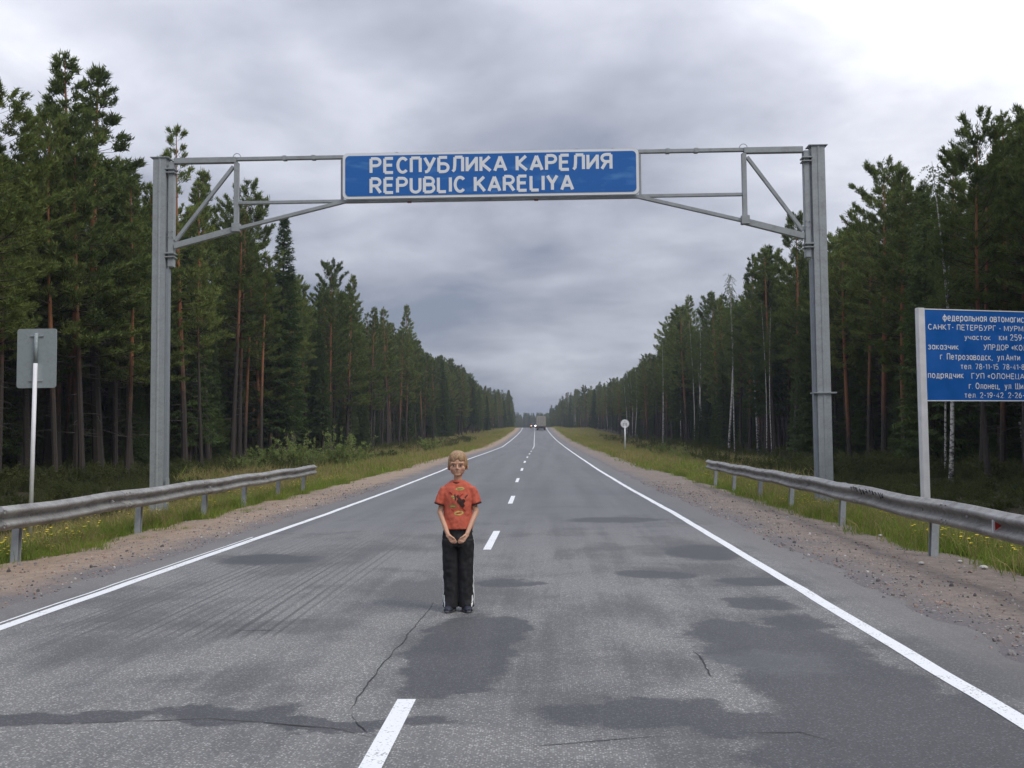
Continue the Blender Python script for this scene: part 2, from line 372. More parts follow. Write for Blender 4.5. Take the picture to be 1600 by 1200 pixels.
ysg = np.concatenate([[-1500, -400, -120, -50], np.arange(-30, 3, 2.), np.arange(3, 26, .09), np.arange(26, 50, .3), np.arange(50, 120, 1.2), np.arange(120, 420, 5), np.arange(420, 1000, 30), [1000, 1300, 2000, 3000]])
X, Y = np.meshgrid(xs, ysg)
V = np.stack([X+xc(Y), Y, prof(Y)+cross(X, Y)], -1).reshape(-1, 3); nx, ny = len(xs), len(ysg)
I = np.arange(nx*ny).reshape(ny, nx); Q = np.stack([I[:-1, :-1], I[:-1, 1:], I[1:, 1:], I[1:, :-1]], -1).reshape(-1, 4)
gm = fastmesh('ground', V, Q, True); a = gm.attributes.new('xr', 'FLOAT', 'POINT'); a.data.foreach_set('value', X.ravel().astype(np.float32))
M_EARTH = ground_mat()
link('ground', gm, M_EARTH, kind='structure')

# ------------------------------------------------------------------ scattered stuff through geometry nodes
def scatter(name, pts, rot, scl, idx, sources, label, cat, **props):
    """one object: instances of the source objects (not linked to the scene) on points"""
    me = bpy.data.meshes.new(name); me.vertices.add(len(pts)); me.vertices.foreach_set('co', np.asarray(pts, np.float32).ravel())
    for nm, typ, key, arr in (('rot', 'FLOAT_VECTOR', 'vector', rot), ('scl', 'FLOAT', 'value', scl), ('idx', 'INT', 'value', idx)):
        at_ = me.attributes.new(nm, typ, 'POINT'); at_.data.foreach_set(key, np.asarray(arr, np.int32 if typ == 'INT' else np.float32).ravel())
    o = link(name, me, None, label=label, kind='stuff', **props)
    if cat: o['category'] = cat
    ng = bpy.data.node_groups.new(name+'_nodes', 'GeometryNodeTree')
    ng.interface.new_socket('Geometry', in_out='INPUT', socket_type='NodeSocketGeometry'); ng.interface.new_socket('Geometry', in_out='OUTPUT', socket_type='NodeSocketGeometry')
    N = ng.nodes; L = ng.links; gi = N.new('NodeGroupInput'); go = N.new('NodeGroupOutput')
    ip = N.new('GeometryNodeInstanceOnPoints'); g2i = N.new('GeometryNodeGeometryToInstance')
    infos = []
    for s in sources[::-1]:
        oi = N.new('GeometryNodeObjectInfo'); oi.inputs['Object'].default_value = s; oi.inputs['As Instance'].default_value = True
        L.new(oi.outputs['Geometry'], g2i.inputs[0])
    def attr(nm, dt):
        q = N.new('GeometryNodeInputNamedAttribute'); q.data_type = dt; q.inputs['Name'].default_value = nm; return q.outputs['Attribute']
    L.new(gi.outputs[0], ip.inputs['Points']); L.new(g2i.outputs[0], ip.inputs['Instance']); ip.inputs['Pick Instance'].default_value = True
    L.new(attr('idx', 'INT'), ip.inputs['Instance Index']); L.new(attr('scl', 'FLOAT'), ip.inputs['Scale'])
    er = N.new('FunctionNodeEulerToRotation'); L.new(attr('rot', 'FLOAT_VECTOR'), er.inputs[0]); L.new(er.outputs[0], ip.inputs['Rotation'])
    L.new(ip.outputs[0], go.inputs[0])
    md = o.modifiers.new('instances', 'NODES'); md.node_group = ng
    return o
def source(name, me, mats):
    for mm in mats: me.materials.append(mm)
    return bpy.data.objects.new(name, me)

# ------------------------------------------------------------------ tree materials
def leaf_mat(name, c1, c2, trans=.25, vs=.6):
    M_ = bpy.data.materials.new(name); M_.use_nodes = True; t = NT(M_.node_tree); t.n.clear()
    o_ = t.new('ShaderNodeOutputMaterial'); P = t.new('ShaderNodeNewGeometry').outputs['Position']
    n = t.noise(P, vs, 3, .6).outputs[0]; n2 = t.noise(P, vs*7, 2, .6).outputs[0]
    oi = t.new('ShaderNodeObjectInfo').outputs['Random']
    f = t.math('ADD', t.math('ADD', t.math('MULTIPLY', n, .8), t.math('MULTIPLY', n2, .6)), t.mapr(oi, 0, 1, -.42, -.02), clamp=True)
    col = t.mix(f, c1, c2)
    d = t.new('ShaderNodeBsdfDiffuse'); tr = t.new('ShaderNodeBsdfTranslucent'); t.l.new(col, d.inputs[0]); t.l.new(col, tr.inputs[0])
    mx = t.new('ShaderNodeMixShader'); mx.inputs[0].default_value = trans; t.l.new(d.outputs[0], mx.inputs[1]); t.l.new(tr.outputs[0], mx.inputs[2])
    t.l.new(mx.outputs[0], o_.inputs[0]); return M_
def bark_pine():
    M_ = bpy.data.materials.new('pine_bark'); M_.use_nodes = True; t = NT(M_.node_tree); b = t.n['Principled BSDF']
    tcx = t.new('ShaderNodeTexCoord').outputs['Object']; s = t.new('ShaderNodeSeparateXYZ'); t.l.new(tcx, s.inputs[0])
    oi = t.new('ShaderNodeObjectInfo').outputs['Random']
    n = t.noise(tcx, 2.2, 5, .7).outputs[0]; mp_ = t.new('ShaderNodeMapping'); t.l.new(tcx, mp_.inputs[0]); mp_.inputs['Scale'].default_value = (9, 9, 2.2)
    nf = t.noise(mp_.outputs[0], 2, 4, .7).outputs[0]
    z = t.math('ADD', s.outputs[2], t.math('ADD', t.mapr(n, .3, .7, -1.2, 1.2), t.mapr(oi, 0, 1, -6.5, 2.)))
    low = t.mix(nf, (.022, .018, .015), (.070, .056, .046)); up_ = t.mix(nf, (.15, .058, .024), (.42, .18, .075))
    t.l.new(t.mix(t.mapr(z, 3.5, 8.5), low, up_), b.inputs['Base Color']); b.inputs['Roughness'].default_value = .9
    return M_
def bark_birch():
    M_ = bpy.data.materials.new('birch_bark'); M_.use_nodes = True; t = NT(M_.node_tree); b = t.n['Principled BSDF']
    tcx = t.new('ShaderNodeTexCoord').outputs['Object']; mp_ = t.new('ShaderNodeMapping'); t.l.new(tcx, mp_.inputs[0]); mp_.inputs['Scale'].default_value = (3, 3, 7)
    n = t.noise(mp_.outputs[0], 1.1, 5, .75).outputs[0]; s = t.new('ShaderNodeSeparateXYZ'); t.l.new(tcx, s.inputs[0])
    f = t.math('ADD', n, t.mapr(s.outputs[2], 0, 4, .12, 0))
    t.l.new(t.ramp(f, [(.48, (.62, .60, .56)), (.56, (.35, .33, .30)), (.62, (.03, .03, .03))]), b.inputs['Base Color']); b.inputs['Roughness'].default_value = .8
    return M_
M_NEEDLE = leaf_mat('pine_needles', (.036, .066, .020), (.255, .300, .085))
M_SPRUCE = leaf_mat('spruce_needles', (.028, .058, .022), (.155, .205, .068))
M_BIRCHL = leaf_mat('birch_leaves', (.075, .115, .030), (.17, .21, .07), .4)
M_BUSH = leaf_mat('bush_leaves', (.10, .15, .04), (.36, .42, .15), .45, 2.)
M_PBARK, M_BBARK = bark_pine(), bark_birch()
M_LIMB = mat('limb_bark', (.055, .038, .028), .9, var=.4, vscale=3)
M_DEAD = mat('dead_twig', (.11, .095, .08), .9, var=.3)

class Cloud:
    """numpy collector of triangles"""
    def __init__(s): s.v = []; s.m = []; 
    def tris(s, A, B, C_, mi): s.v.append(np.stack([A, B, C_], 1).reshape(-1, 3)); s.m.append(np.full(len(A), mi))
    def tube(s, P, rad, mi, n=4):
        P = np.asarray(P, float); rad = np.broadcast_to(rad, len(P)); rings = []
        d = np.gradient(P, axis=0); d /= np.linalg.norm(d, axis=1, keepdims=True)+1e-9
        ref = np.array([0, 0, 1.]) if abs(d[0, 2]) < .9 else np.array([1., 0, 0])
        for p, dd, r_ in zip(P, d, rad):
            u = np.cross(dd, ref); u /= np.linalg.norm(u)+1e-9; v = np.cross(dd, u); t_ = np.arange(n)*2*np.pi/n
            rings.append(p+r_*(np.cos(t_)[:, None]*u+np.sin(t_)[:, None]*v))
        for a, b in zip(rings, rings[1:]):
            a2, b2 = np.roll(a, -1, 0), np.roll(b, -1, 0); s.tris(a, a2, b2, mi); s.tris(a, b2, b, mi)
    def mesh(s, name, smooth=False):
        V = np.concatenate(s.v); return fastmesh(name, V, np.arange(len(V)).reshape(-1, 3), smooth, np.concatenate(s.m))
def unit(v): return v/(np.linalg.norm(v, axis=-1, keepdims=True)+1e-9)
def spikes(C, P, Dr, n, ln, wd, mi, r, spread=1.0, up=.25):
    """n thin triangles from every point, around direction Dr"""
    m_ = len(P); Pn = np.repeat(P, n, 0); D_ = np.repeat(Dr, n, 0)
    d = unit(D_+r.normal(0, spread*.6, (m_*n, 3))+np.array([0, 0, up])); L = ln*r.uniform(.6, 1.25, (m_*n, 1))
    s_ = unit(np.cross(d, r.normal(0, 1, (m_*n, 3)))); base = Pn+r.normal(0, ln*.22, (m_*n, 3))
    C.tris(base-s_*wd*.5, base+s_*wd*.5, base+d*L, mi)
def curve_branch(p0, az, el0, el1, L, n=5, r=None):
    t = np.linspace(0, 1, n); el = el0+(el1-el0)*t; st = L/(n-1); P = [np.array(p0, float)]
    for i in range(1, n):
        a = az+(r.normal(0, .10) if r is not None else 0); e = el[i]
        P.append(P[-1]+st*np.array([math.cos(a)*math.cos(e), math.sin(a)*math.cos(e), math.sin(e)]))
    return np.array(P)
def trunk_path(H, r, bend=.35, n=12):
    z = np.linspace(0, H, n); ph = r.uniform(0, 6.28, 2)
    x = bend*np.sin(z/H*3+ph[0])-bend*math.sin(ph[0]); y = bend*np.sin(z/H*2.4+ph[1])-bend*math.sin(ph[1]); return np.stack([x, y, z], 1)
def tree_meshes(kind, seed, H=20., cb=.42, width=2.3, dens=1., top='cone'):
    r = np.random.default_rng(seed); T = Cloud(); C = Cloud(); path = trunk_path(H, r, .28 if kind != 'birch' else .5)
    at_z = lambda z: np.array([np.interp(z, path[:, 2], path[:, 0]), np.interp(z, path[:, 2], path[:, 1]), z])
    r0 = .17 if kind == 'pine' else (.19 if kind == 'spruce' else .12)
    rad = r0*(1-np.linspace(0, 1, len(path)))**.8+.012; rad[0] *= 1.25
    path[0, 2] = -.4; T.tube(path, rad, 0, 8)
    if kind == 'pine':
        z = H*cb
        for _ in range(int(r.integers(14, 26))):        # dead stubs and bare twigs below the crown
            zz = r.uniform(H*.12, H*cb); a_ = r.uniform(0, 6.28); L_ = r.uniform(.3, 1.5); B = curve_branch(at_z(zz), a_, r.uniform(-.3, .3), r.uniform(-.5, .1), L_, 4, r); T.tube(B, np.linspace(.018, .006, 4), 1, 3)
        while z < H-.25:
            t = (z-H*cb)/(H*(1-cb)); nb = int(r.integers(3, 6)); a0 = r.uniform(0, 6.28)
            prof_ = {'cone': (1-t)**.86*1.04*min(1, .55+t*2.2), 'round': math.sqrt(max(0, 1-(max(t-.35, 0)/.65)**2))*min(1, .5+t*1.6), 'sparse': (1-t)**.6*.8}[top]
            for k in range(nb):
                if r.random() < (.12 if top != 'sparse' else .35): continue
                L = width*prof_*r.uniform(.6, 1.2)+.20; az = a0+k*6.28/nb+r.normal(0, .3); el = R(-8+42*t+r.normal(0, 9))
                B = curve_branch(at_z(z), az, el, el+R(28), L, 6, r); C.tube(B, np.linspace(.035*(1.15-t), .008, 6), 1, 3)
                # side twigs with tufts of needles
                ns = max(3, int(L*6.0*dens)); ss = r.uniform(.28, 1., ns)**.8; seg = ss*(len(B)-1); i = np.minimum(seg.astype(int), len(B)-2); fr = (seg-i)[:, None]
                bp = B[i]*(1-fr)+B[i+1]*fr; bd = unit(B[i+1]-B[i]); side = np.cross(bd, [0, 0, 1.])*np.where(r.random(ns) < .5, 1, -1)[:, None]
                tw = unit(bd*.8+side*r.uniform(.4, 1.1, (ns, 1))+np.array([0, 0, 1.])*r.uniform(.0, .7, (ns, 1))); tl = (.16+.34*(1-ss)[:, None]+.12*r.random((ns, 1)))*min(1.2, L*.6+.3)
                tips = bp+tw*tl
                P = np.concatenate([tips, bp+tw*tl*.5, B[-1:], B[-2:-1]]); Dd = np.concatenate([tw, tw, bd[:1], bd[:1]])
                spikes(C, P, Dd, 7, .24, .060, 0, r, 1.0, .35)
            z += r.uniform(.30, .55)*(1.2-.35*t)
        spikes(C, np.array([at_z(H-.2), at_z(H-.5), at_z(H)]), np.tile([0, 0, 1.], (3, 1)), 9, .3, .06, 0, r, .7)
    elif kind == 'spruce':
        z = H*cb
        while z < H-.15:
            t = (z-H*cb)/(H*(1-cb)); nb = int(r.integers(5, 8)); a0 = r.uniform(0, 6.28)
            for k in range(nb):
                L = width*(1-t)**.85*r.uniform(.75, 1.12)+.12; az = a0+k*6.28/nb+r.normal(0, .25); el = R(-16+50*t*t+r.normal(0, 6))
                B = curve_branch(at_z(z), az, el, el+R(14), L, 5, r); C.tube(B, np.linspace(.022, .006, 5), 1, 3)
                ns = max(3, int(L*8*dens)); ss = np.linspace(.15, 1., ns); seg = ss*(len(B)-1); i = np.minimum(seg.astype(int), len(B)-2); fr = (seg-i)[:, None]
                bp = B[i]*(1-fr)+B[i+1]*fr; bd = unit(B[i+1]-B[i]); side = np.cross(bd, [0, 0, 1.])*np.where(np.arange(ns) % 2, 1, -1)[:, None]
                tw = unit(bd*.7+side*.8+np.array([0, 0, -.35])); tl = (.15+.5*(1-ss)[:, None])*min(1., L*.6)
                spikes(C, np.concatenate([bp+tw*tl, bp+tw*tl*.5, bp]), np.concatenate([tw, tw, bd]), 4, .26, .075, 0, r, .7, -.15)
            z += r.uniform(.26, .42)
        spikes(C, np.array([at_z(H-.2), at_z(H)]), np.tile([0, 0, 1.], (2, 1)), 6, .3, .05, 0, r, .4)
    else:   # birch
        z = H*cb
        while z < H-.3:
            t = (z-H*cb)/(H*(1-cb)); az = r.uniform(0, 6.28); L = width*(math.sin(min(1, t*1.15+.22)*math.pi)**.6+.15)*r.uniform(.6, 1.1); el = R(60-10*t+r.normal(0, 8))
            B = curve_branch(at_z(z), az, el, el-R(35), L, 6, r); C.tube(B, np.linspace(.03*(1.2-t), .006, 6), 1, 3)
            ns = int(L*8*dens)+3; ss = r.uniform(.25, 1., ns); seg = ss*(len(B)-1); i = np.minimum(seg.astype(int), len(B)-2); fr = (seg-i)[:, None]; bp = B[i]*(1-fr)+B[i+1]*fr
            dr = unit(r.normal(0, 1, (ns, 3))*np.array([1, 1, .3])); dl = r.uniform(.2, .7, (ns, 1)); q = bp+dr*dl*.6
            for kk in range(4): spikes(C, q+np.array([0, 0, -1.])*dl*kk*.22+dr*.1*kk, dr, 4, .085, .075, 0, r, 1.3, -.6)
            z += r.uniform(.14, .24)
    return T.mesh(kind+'_trunk'), C.mesh(kind+'_crown')

PROTO = {'pine': [], 'spruce': [], 'birch': []}
specs = [('pine', 11, .33, 2.7, 1.4, 'cone'), ('pine', 12, .38, 2.6, 1.35, 'cone'), ('pine', 13, .42, 2.7, 1.3, 'round'), ('pine', 14, .45, 2.3, 1.3, 'cone'), ('pine', 15, .28, 2.9, 1.4, 'cone'),
         ('pine', 16, .48, 2.6, 1.25, 'round'), ('pine', 17, .44, 2.2, 1.1, 'sparse'), ('pine', 18, .50, 2.4, 1.25, 'cone'),
         ('spruce', 21, .08, 2.4, 1., ''), ('spruce', 22, .14, 2.1, 1., ''), ('spruce', 23, .22, 2.0, 1., ''),
         ('birch', 31, .45, 2.6, 1.2, ''), ('birch', 32, .52, 2.2, 1.1, '')]
for kd, sd, cb, wd, dn, tp in specs:
    tm, cm = tree_meshes(kd, sd, 20., cb, wd, dn, tp)
    bark = M_PBARK if kd == 'pine' else (M_LIMB if kd == 'spruce' else M_BBARK); lf = {'pine': M_NEEDLE, 'spruce': M_SPRUCE, 'birch': M_BIRCHL}[kd]
    for mm in (bark, M_DEAD): tm.materials.append(mm)
    for mm in (lf, M_LIMB): cm.materials.append(mm)
    PROTO[kd].append((tm, cm))
SRC = []; SRCI = {}
for kd, lst in PROTO.items():
    for j, (tm, cm) in enumerate(lst):
        def arr(me, off):
            v = np.empty(len(me.vertices)*3, np.float32); me.vertices.foreach_get('co', v); mi = np.empty(len(me.polygons), np.int32); me.polygons.foreach_get('material_index', mi)
            l = np.empty(len(me.loops), np.int32); me.loops.foreach_get('vertex_index', l); return v.reshape(-1, 3), l.reshape(-1, 3), mi+off
        v1, f1, m1 = arr(tm, 0); v2, f2, m2 = arr(cm, 2)
        me = fastmesh('tree_source', np.concatenate([v1, v2]), np.concatenate([f1, f2+len(v1)]), False, np.concatenate([m1, m2]))
        SRCI[(kd, j)] = len(SRC); SRC.append(source('tree_source_%02d' % len(SRC), me, list(tm.materials)+list(cm.materials)))

def put_tree(kd, var, x, y, H, label, group, rz=None, lean=(0, 0), fat=1.):
    z = float(terr(x, y)); tm, cm = PROTO[kd][var]; s = H/20
    e = thing(kd+'_tree', label, 'tree', (x, y, z), random.uniform(0, 6.28) if rz is None else rz, group)
    e.scale = (s*fat, s*fat, s); e.rotation_euler.x, e.rotation_euler.y = lean
    a = bpy.data.objects.new('trunk', tm); COL.objects.link(a); a.parent = e
    b = bpy.data.objects.new('crown', cm); COL.objects.link(b); b.parent = e
    return e
def on_edge(px, side, off=0.):
    """where the view line through column px meets the forest edge"""
    ys = np.linspace(12, 900, 1500); d = FW+RT*((px-800)/F)+UP*0
    xr_ = CAM_X+ys*(d.x/d.y); ed = (xc(ys)-edgeL(ys)-off) if side < 0 else (xc(ys)+edgeR(ys)+off)
    s = (ed-xr_)*side; i = np.argmax(s < 0) if (s < 0).any() else len(ys)-1
    return float(xr_[i]), float(ys[i])
skyL = [(-400, 40), (-60, 150), (0, 225), (45, 215), (75, 170), (110, 145), (128, 98), (155, 104), (180, 200), (200, 260), (240, 262), (262, 290), (290, 200), (320, 268), (345, 300), (375, 300), (400, 395), (430, 338), (455, 415), (485, 475), (515, 418), (545, 432), (590, 480), (605, 484), (632, 478), (655, 510), (672, 545), (692, 545), (725, 572), (745, 592), (762, 600), (778, 604), (796, 598), (806, 632), (830, 652)]
skyR = [(830, 652), (858, 636), (870, 620), (885, 606), (905, 600), (930, 592), (955, 588), (975, 582), (998, 560), (1010, 552), (1030, 538), (1045, 495), (1070, 463), (1090, 465), (1110, 455), (1135, 428), (1150, 420), (1170, 400), (1200, 384), (1240, 345), (1268, 400), (1300, 400), (1325, 362), (1352, 330), (1380, 270), (1410, 263), (1445, 300), (1480, 235), (1515, 270), (1545, 200), (1562, 178), (1582, 235), (1600, 180), (2000, 40)]
def sky_y(px, side): q = skyL if side < 0 else skyR; return np.interp(px, [a for a, b in q], [b for a, b in q])
def top_height(px, py, x, y): return at(px, py, y).z-float(terr(x, y))
G_L, G_R = 'pines of the forest left of the road', 'pines of the forest right of the road'
used = []
# landmark trees: px, top y, kind, variant, side, offset from forest edge, fatness, label
LM = [(-40, 150, 'pine', 2, -1, -3, 1.25, 'tall pine with a rounded crown cut off by the left photo edge'),
      (45, 213, 'pine', 4, -1, 2, 1.25, 'broad pine standing left of the two tallest pines, right of the edge-cut crown'),
      (122, 98, 'pine', 4, -1, 0, 1.3, 'tallest pine of all, the left one of two twin spires behind the blank sign'),
      (157, 104, 'pine', 0, -1, 1, 1.45, 'right one of the two tallest twin pines, with a long orange trunk'),
      (92, 165, 'pine', 1, -1, 3, 1.1, 'slightly lower pine tucked against the left twin spire'),
      (205, 258, 'pine', 1, -1, 1, 1.3, 'wide dark pine between the twin spires and left gantry column'),
      (290, 200, 'pine', 6, -1, -1, 1.1, 'tall thin-topped pine seen through the left truss bay of the gantry'),
      (325, 268, 'pine', 0, -1, 2, 1.1, 'pine just right of the thin-topped one behind the gantry truss'),
      (375, 298, 'pine', 5, -1, 0, 1.0, 'pine whose crown shows behind the upright of the left gantry truss'),
      (430, 338, 'spruce', 1, -1, -1, 1.15, 'pointed dark spruce right of and below the left gantry truss'),
      (515, 418, 'pine', 2, -1, -1, 1.0, 'flat-topped pine with a bare orange trunk, first past the dip right of the spruce'),
      (546, 432, 'pine', 3, -1, 1, 1.0, 'narrow pine leaning on the right side of the flat-topped pine'),
      (605, 482, 'pine', 7, -1, -1, 1.05, 'pine with a tall bare trunk above the bushes left of the boy'),
      (632, 477, 'pine', 0, -1, 0, 1.0, 'last high pine on the left before the treetops step down to the horizon'),
      (408, 396, 'pine', 7, -1, -2.0, 1.0, 'pine with the brightest orange trunk standing behind the guard rail end'),
      (316, 380, 'pine', 7, -1, -1.5, .9, 'front-row pine with scaly orange trunk right of left gantry column'),
      (1600, 180, 'pine', 0, 1, 0, 1.1, 'tall pine cut by the right photo edge above the blue info board'),
      (1562, 178, 'pine', 1, 1, 1, 1.0, 'tallest pine on the right side, spire above the blue info board'),
      (1540, 200, 'pine', 5, 1, -1.5, 1.0, 'pine with bare orange trunk passing behind the blue info board'),
      (1480, 235, 'pine', 3, 1, 1, 1.15, 'pine whose top rises behind the white double birch'),
      (1411, 263, 'pine', 0, 1, 0, 1.0, 'right one of a pair of pines between gantry column and birch'),
      (1378, 270, 'pine', 2, 1, 0, 1.1, 'left one of a pair of pines right of the gantry column, with side bough'),
      (1240, 345, 'pine', 2, 1, -1, 1.0, 'pine with open crown and orange trunk under the right gantry truss'),
      (1325, 364, 'pine', 6, 1, 0, 1.0, 'short thin-topped pine just right of the right gantry column'),
      (1170, 400, 'pine', 1, 1, 0, 1.0, 'pine right of the pale birch crown over the guard rail end'),
      (1200, 385, 'spruce', 2, 1, 0, 1.0, 'slender spruce between the pale birch crown and open-crowned pine'),
      (1070, 463, 'pine', 3, 1, 0, 1.1, 'pine at the shoulder where the right treetops first drop steeply'),
      (1034, 535, 'birch', 1, 1, -6, .7, 'slim grey-green aspen trunk alone in front of the right forest edge'),
      (1010, 560, 'pine', 6, 1, -3, 1.0, 'small open pine leaning out beside the round white sign'),
      (1136, 427, 'birch', 0, 1, -1, 1.0, 'birch with pale yellow-green crown in the right forest edge'),
      (1480, 255, 'birch', 1, 1, -3, 1.1, 'white birch with a double stem behind the blue info board')]
for i, (px, ty, kd, var, sd, off, fat, lab) in enumerate(LM):
    x, y = on_edge(px, sd, off); px2, _ = project(x, y, 5.)
    H = top_height(px, ty, x, y); put_tree(kd, var, x, y, H, lab, None, rz=i*1.7, fat=fat); used.append((x, y))
# other birch trunks in the right forest edge (photo columns)
for px, hh, l in ((1146, 445, 'leaning white birch trunk crossing the foot of the pale-crowned birch'), (1195, 470, 'left one of two thin birches between the pale birch and gantry column'), (1204, 480, 'right one of two thin birches between the pale birch and gantry column'),
                  (1083, 500, 'thin white birch trunk behind the guard rail end, left of pale birch'), (1063, 510, 'leftmost thin white birch trunk among the right forest edge'), (1473, 300, 'second stem beside the white double birch behind the info board')):
    x, y = on_edge(px, 1, -1.); H = top_height(px, hh, x, y)
    put_tree('birch', 1, x, y, H, l, None, lean=(0, R(2.2) if px == 1146 else (R(-1.5) if px == 1473 else 0)), fat=.6); used.append((x, y))
# natural forest
trees = []
def jitter(side, y0, y1, sp, depth, off=0.):
    for yy in np.arange(y0, y1, sp):
        for dd in np.arange(0, depth, sp):
            y = yy+random.uniform(-.5, .5)*sp*.95; o_ = off+dd+random.uniform(-.5, .5)*sp*.95
            x = float(xc(y))+side*(float(edgeL(y) if side < 0 else edgeR(y))+o_)
            if any((x-a)**2+(y-b)**2 < 2.2 for a, b in used): continue
            u = random.random(); kd = 'pine' if u < .72 else ('spruce' if u < .97 else 'birch')
            if side > 0 and u > .91: kd = 'birch'
            if side < 0 and kd == 'birch' and y < 90: kd = 'pine'
            if kd == 'birch' and o_ > 8: kd = 'pine'
            var = random.randrange(len(PROTO[kd])); Hn = random.gauss(18.5, 1.3)*(1 if kd != 'spruce' else random.uniform(.35, .95))
            px, _ = project(x, y, 3.); H = Hn
            cap = top_height(px, float(sky_y(px, side))+random.uniform(2, 26)+(8 if y < 120 else 3), x, y) if y > 12 else 30
            if abs(px-800) < 900 and cap < H: H = cap
            if H < 3: continue
            trees.append((x, y, H, kd, var, o_, px, side))
for side in (-1, 1):
    jitter(side, 10, 120, 2.7, 46); jitter(side, 120, 330, 3.3, 36); jitter(side, 330, 760, 5., 30)
    jitter(side, -40, 10, 4., 30)
for side in (-1, 1):
    for _ in range(260):
        y = random.uniform(22, 170); o_ = random.uniform(1.5, 22); x = float(xc(y))+side*(22+o_); px, _u = project(x, y, 3.); trees.append((x, y, random.uniform(3.5, 9.5), 'spruce', random.choice((0, 0, 1)), o_+14, px, 0))
for _ in range(900):
    y = random.uniform(800, 960); x = random.uniform(-130, 90); z = float(terr(x, y)); px, _ = project(x, y, z)
    H = top_height(px, 649+random.uniform(-4, 4), x, y); trees.append((x, y, H, 'spruce' if random.random() < .4 else 'pine', random.randrange(3), 0, px, 0))
def shown(t): return t[2]/max(t[1], 1)/(1+max(0, t[5])*.16) if (-20 < t[6] < 1620 and t[1] > 12) else -1
trees.sort(key=shown, reverse=True)
quota = {'pine': 300-sum(1 for l in LM if l[2] == 'pine'), 'spruce': 90, 'birch': 30}
rest = []; indiv = []
ZL = [(70, 'at the far left, above the blank sign back'), (240, 'between the blank sign back and the left gantry column'), (380, 'behind the left truss bay of the gantry'), (480, 'around the pointed spruce above the left rail end'), (580, 'around the flat-topped pine above the left bushes'), (690, 'above the small bushes left of the boy'), (2000, 'along the far left forest edge near the crest')]
ZR = [(960, 'along the far right forest edge near the crest'), (1060, 'beside the round white sign on the right verge'), (1130, 'above the start of the right guard rail'), (1250, 'between the pale-crowned birch and the right gantry column'), (1330, 'right behind the right gantry column'), (1430, 'between the right gantry column and the info board'), (3000, 'behind the blue info board')]
KN = {'pine': 'pine', 'spruce': 'dark spruce', 'birch': 'birch'}
def zone(kd, px, side, o_):
    z = next(q for lim, q in (ZL if side < 0 else ZR) if px < lim); row = 'front-row' if o_ < 3.5 else 'half-hidden'
    return '%s %s in the wood %s' % (row, KN[kd], z), '%s %ss %s' % (row, KN[kd], z)
for t in trees:
    x, y, H, kd, var, o_, px, side = t
    if quota[kd] > 0 and shown(t) > 0 and side != 0:
        quota[kd] -= 1; l_, g_ = zone(kd, px, side, o_); indiv.append((g_, px, o_, put_tree(kd, var, x, y, H, l_, g_, fat=random.uniform(.9, 1.15)), kd, side))
    else: rest.append(t)
ORD = 'first second third fourth fifth sixth seventh eighth ninth tenth eleventh twelfth thirteenth fourteenth fifteenth sixteenth seventeenth eighteenth nineteenth twentieth'.split()
for g_ in sorted({q[0] for q in indiv}):
    mem = sorted([q for q in indiv if q[0] == g_], key=lambda q: q[1])
    if g_.startswith('front-row') and 1 < len(mem) <= 20:
        for k, q in enumerate(mem): q[3]['label'] = ORD[k]+' '+q[3]['label'].replace(' in the wood', ' from the left,', 1)
A = np.array([(t[0], t[1], float(terr(t[0], t[1]))) for t in rest])
n = len(rest)
scatter('forest', A, np.stack([rng.normal(0, .02, n), rng.normal(0, .02, n), rng.uniform(0, 6.28, n)], 1), np.array([t[2]/20 for t in rest]), [SRCI[(t[3], t[4])] for t in rest], SRC,
        'deep mass of conifers behind the front trees on both sides and closing the horizon', None)

# ------------------------------------------------------------------ bushes, understorey
def bush_mesh(seed, H=1.6, spread=.9, n=26, spiky=False):
    r = np.random.default_rng(seed); C = Cloud()
    for _ in range(n):
        az = r.uniform(0, 6.28); B = curve_branch((r.normal(0, spread*.25), r.normal(0, spread*.25), -.05), az, R(r.uniform(58, 88)), R(r.uniform(30, 75)), H*r.uniform(.55, 1.05), 6, r)
        C.tube(B, np.linspace(.012, .003, 6), 1, 3); k_ = 16; seg = r.uniform(.8, 5, k_); i = np.minimum(seg.astype(int), 4); fr = (seg-i)[:, None]; bp = B[i]*(1-fr)+B[i+1]*fr
        spikes(C, bp, unit(r.normal(0, 1, (k_, 3))), 5, .13 if not spiky else .22, .045 if not spiky else .02, 0, r, 1.2, .5)
    return C.mesh('bush')
BUSH = [bush_mesh(41), bush_mesh(42, 1.9, 1.2, 34), bush_mesh(43, 1.3, 1.0, 28, True)]
for b_ in BUSH: b_.materials.append(M_BUSH); b_.materials.append(M_DEAD)
def put_bush(px, Y_, s, v, lab, grp_=None, xx=None):
    p = at(px, 700, Y_); x = p.x if xx is None else xx; e = link('bush', BUSH[v], None, None, (x, Y_, float(terr(x, Y_))-.05), label=lab, category='bush')
    s *= 1.25; e.scale = (s, s, s*random.uniform(.9, 1.1)); e.rotation_euler.z = random.uniform(0, 6.28)
    if grp_: e['group'] = grp_
for px, Y_, s, v, l in [(392, 54, .9, 2, 'leftmost light green willow bush of the thicket behind the left guard rail end'), (425, 60, 1.15, 0, 'leafy bush in the thicket straight above the guard rail end'),
                        (462, 58, 1.05, 1, 'wide bush in the thicket just right of the rail end'), (500, 62, 1.1, 2, 'spiky grey-green bush in the middle of the left thicket'),
                        (532, 60, 1.2, 1, 'highest bush of the left thicket, below the orange pine trunk'), (566, 66, .9, 0, 'low bush closing the thicket on its road side'),
                        (612, 88, .9, 2, 'small bush on the left verge midway between thicket and boy'), (672, 108, 1.3, 0, 'rounded bush by the forest foot just left of the boy')]:
    put_bush(px, Y_, s, v, l)
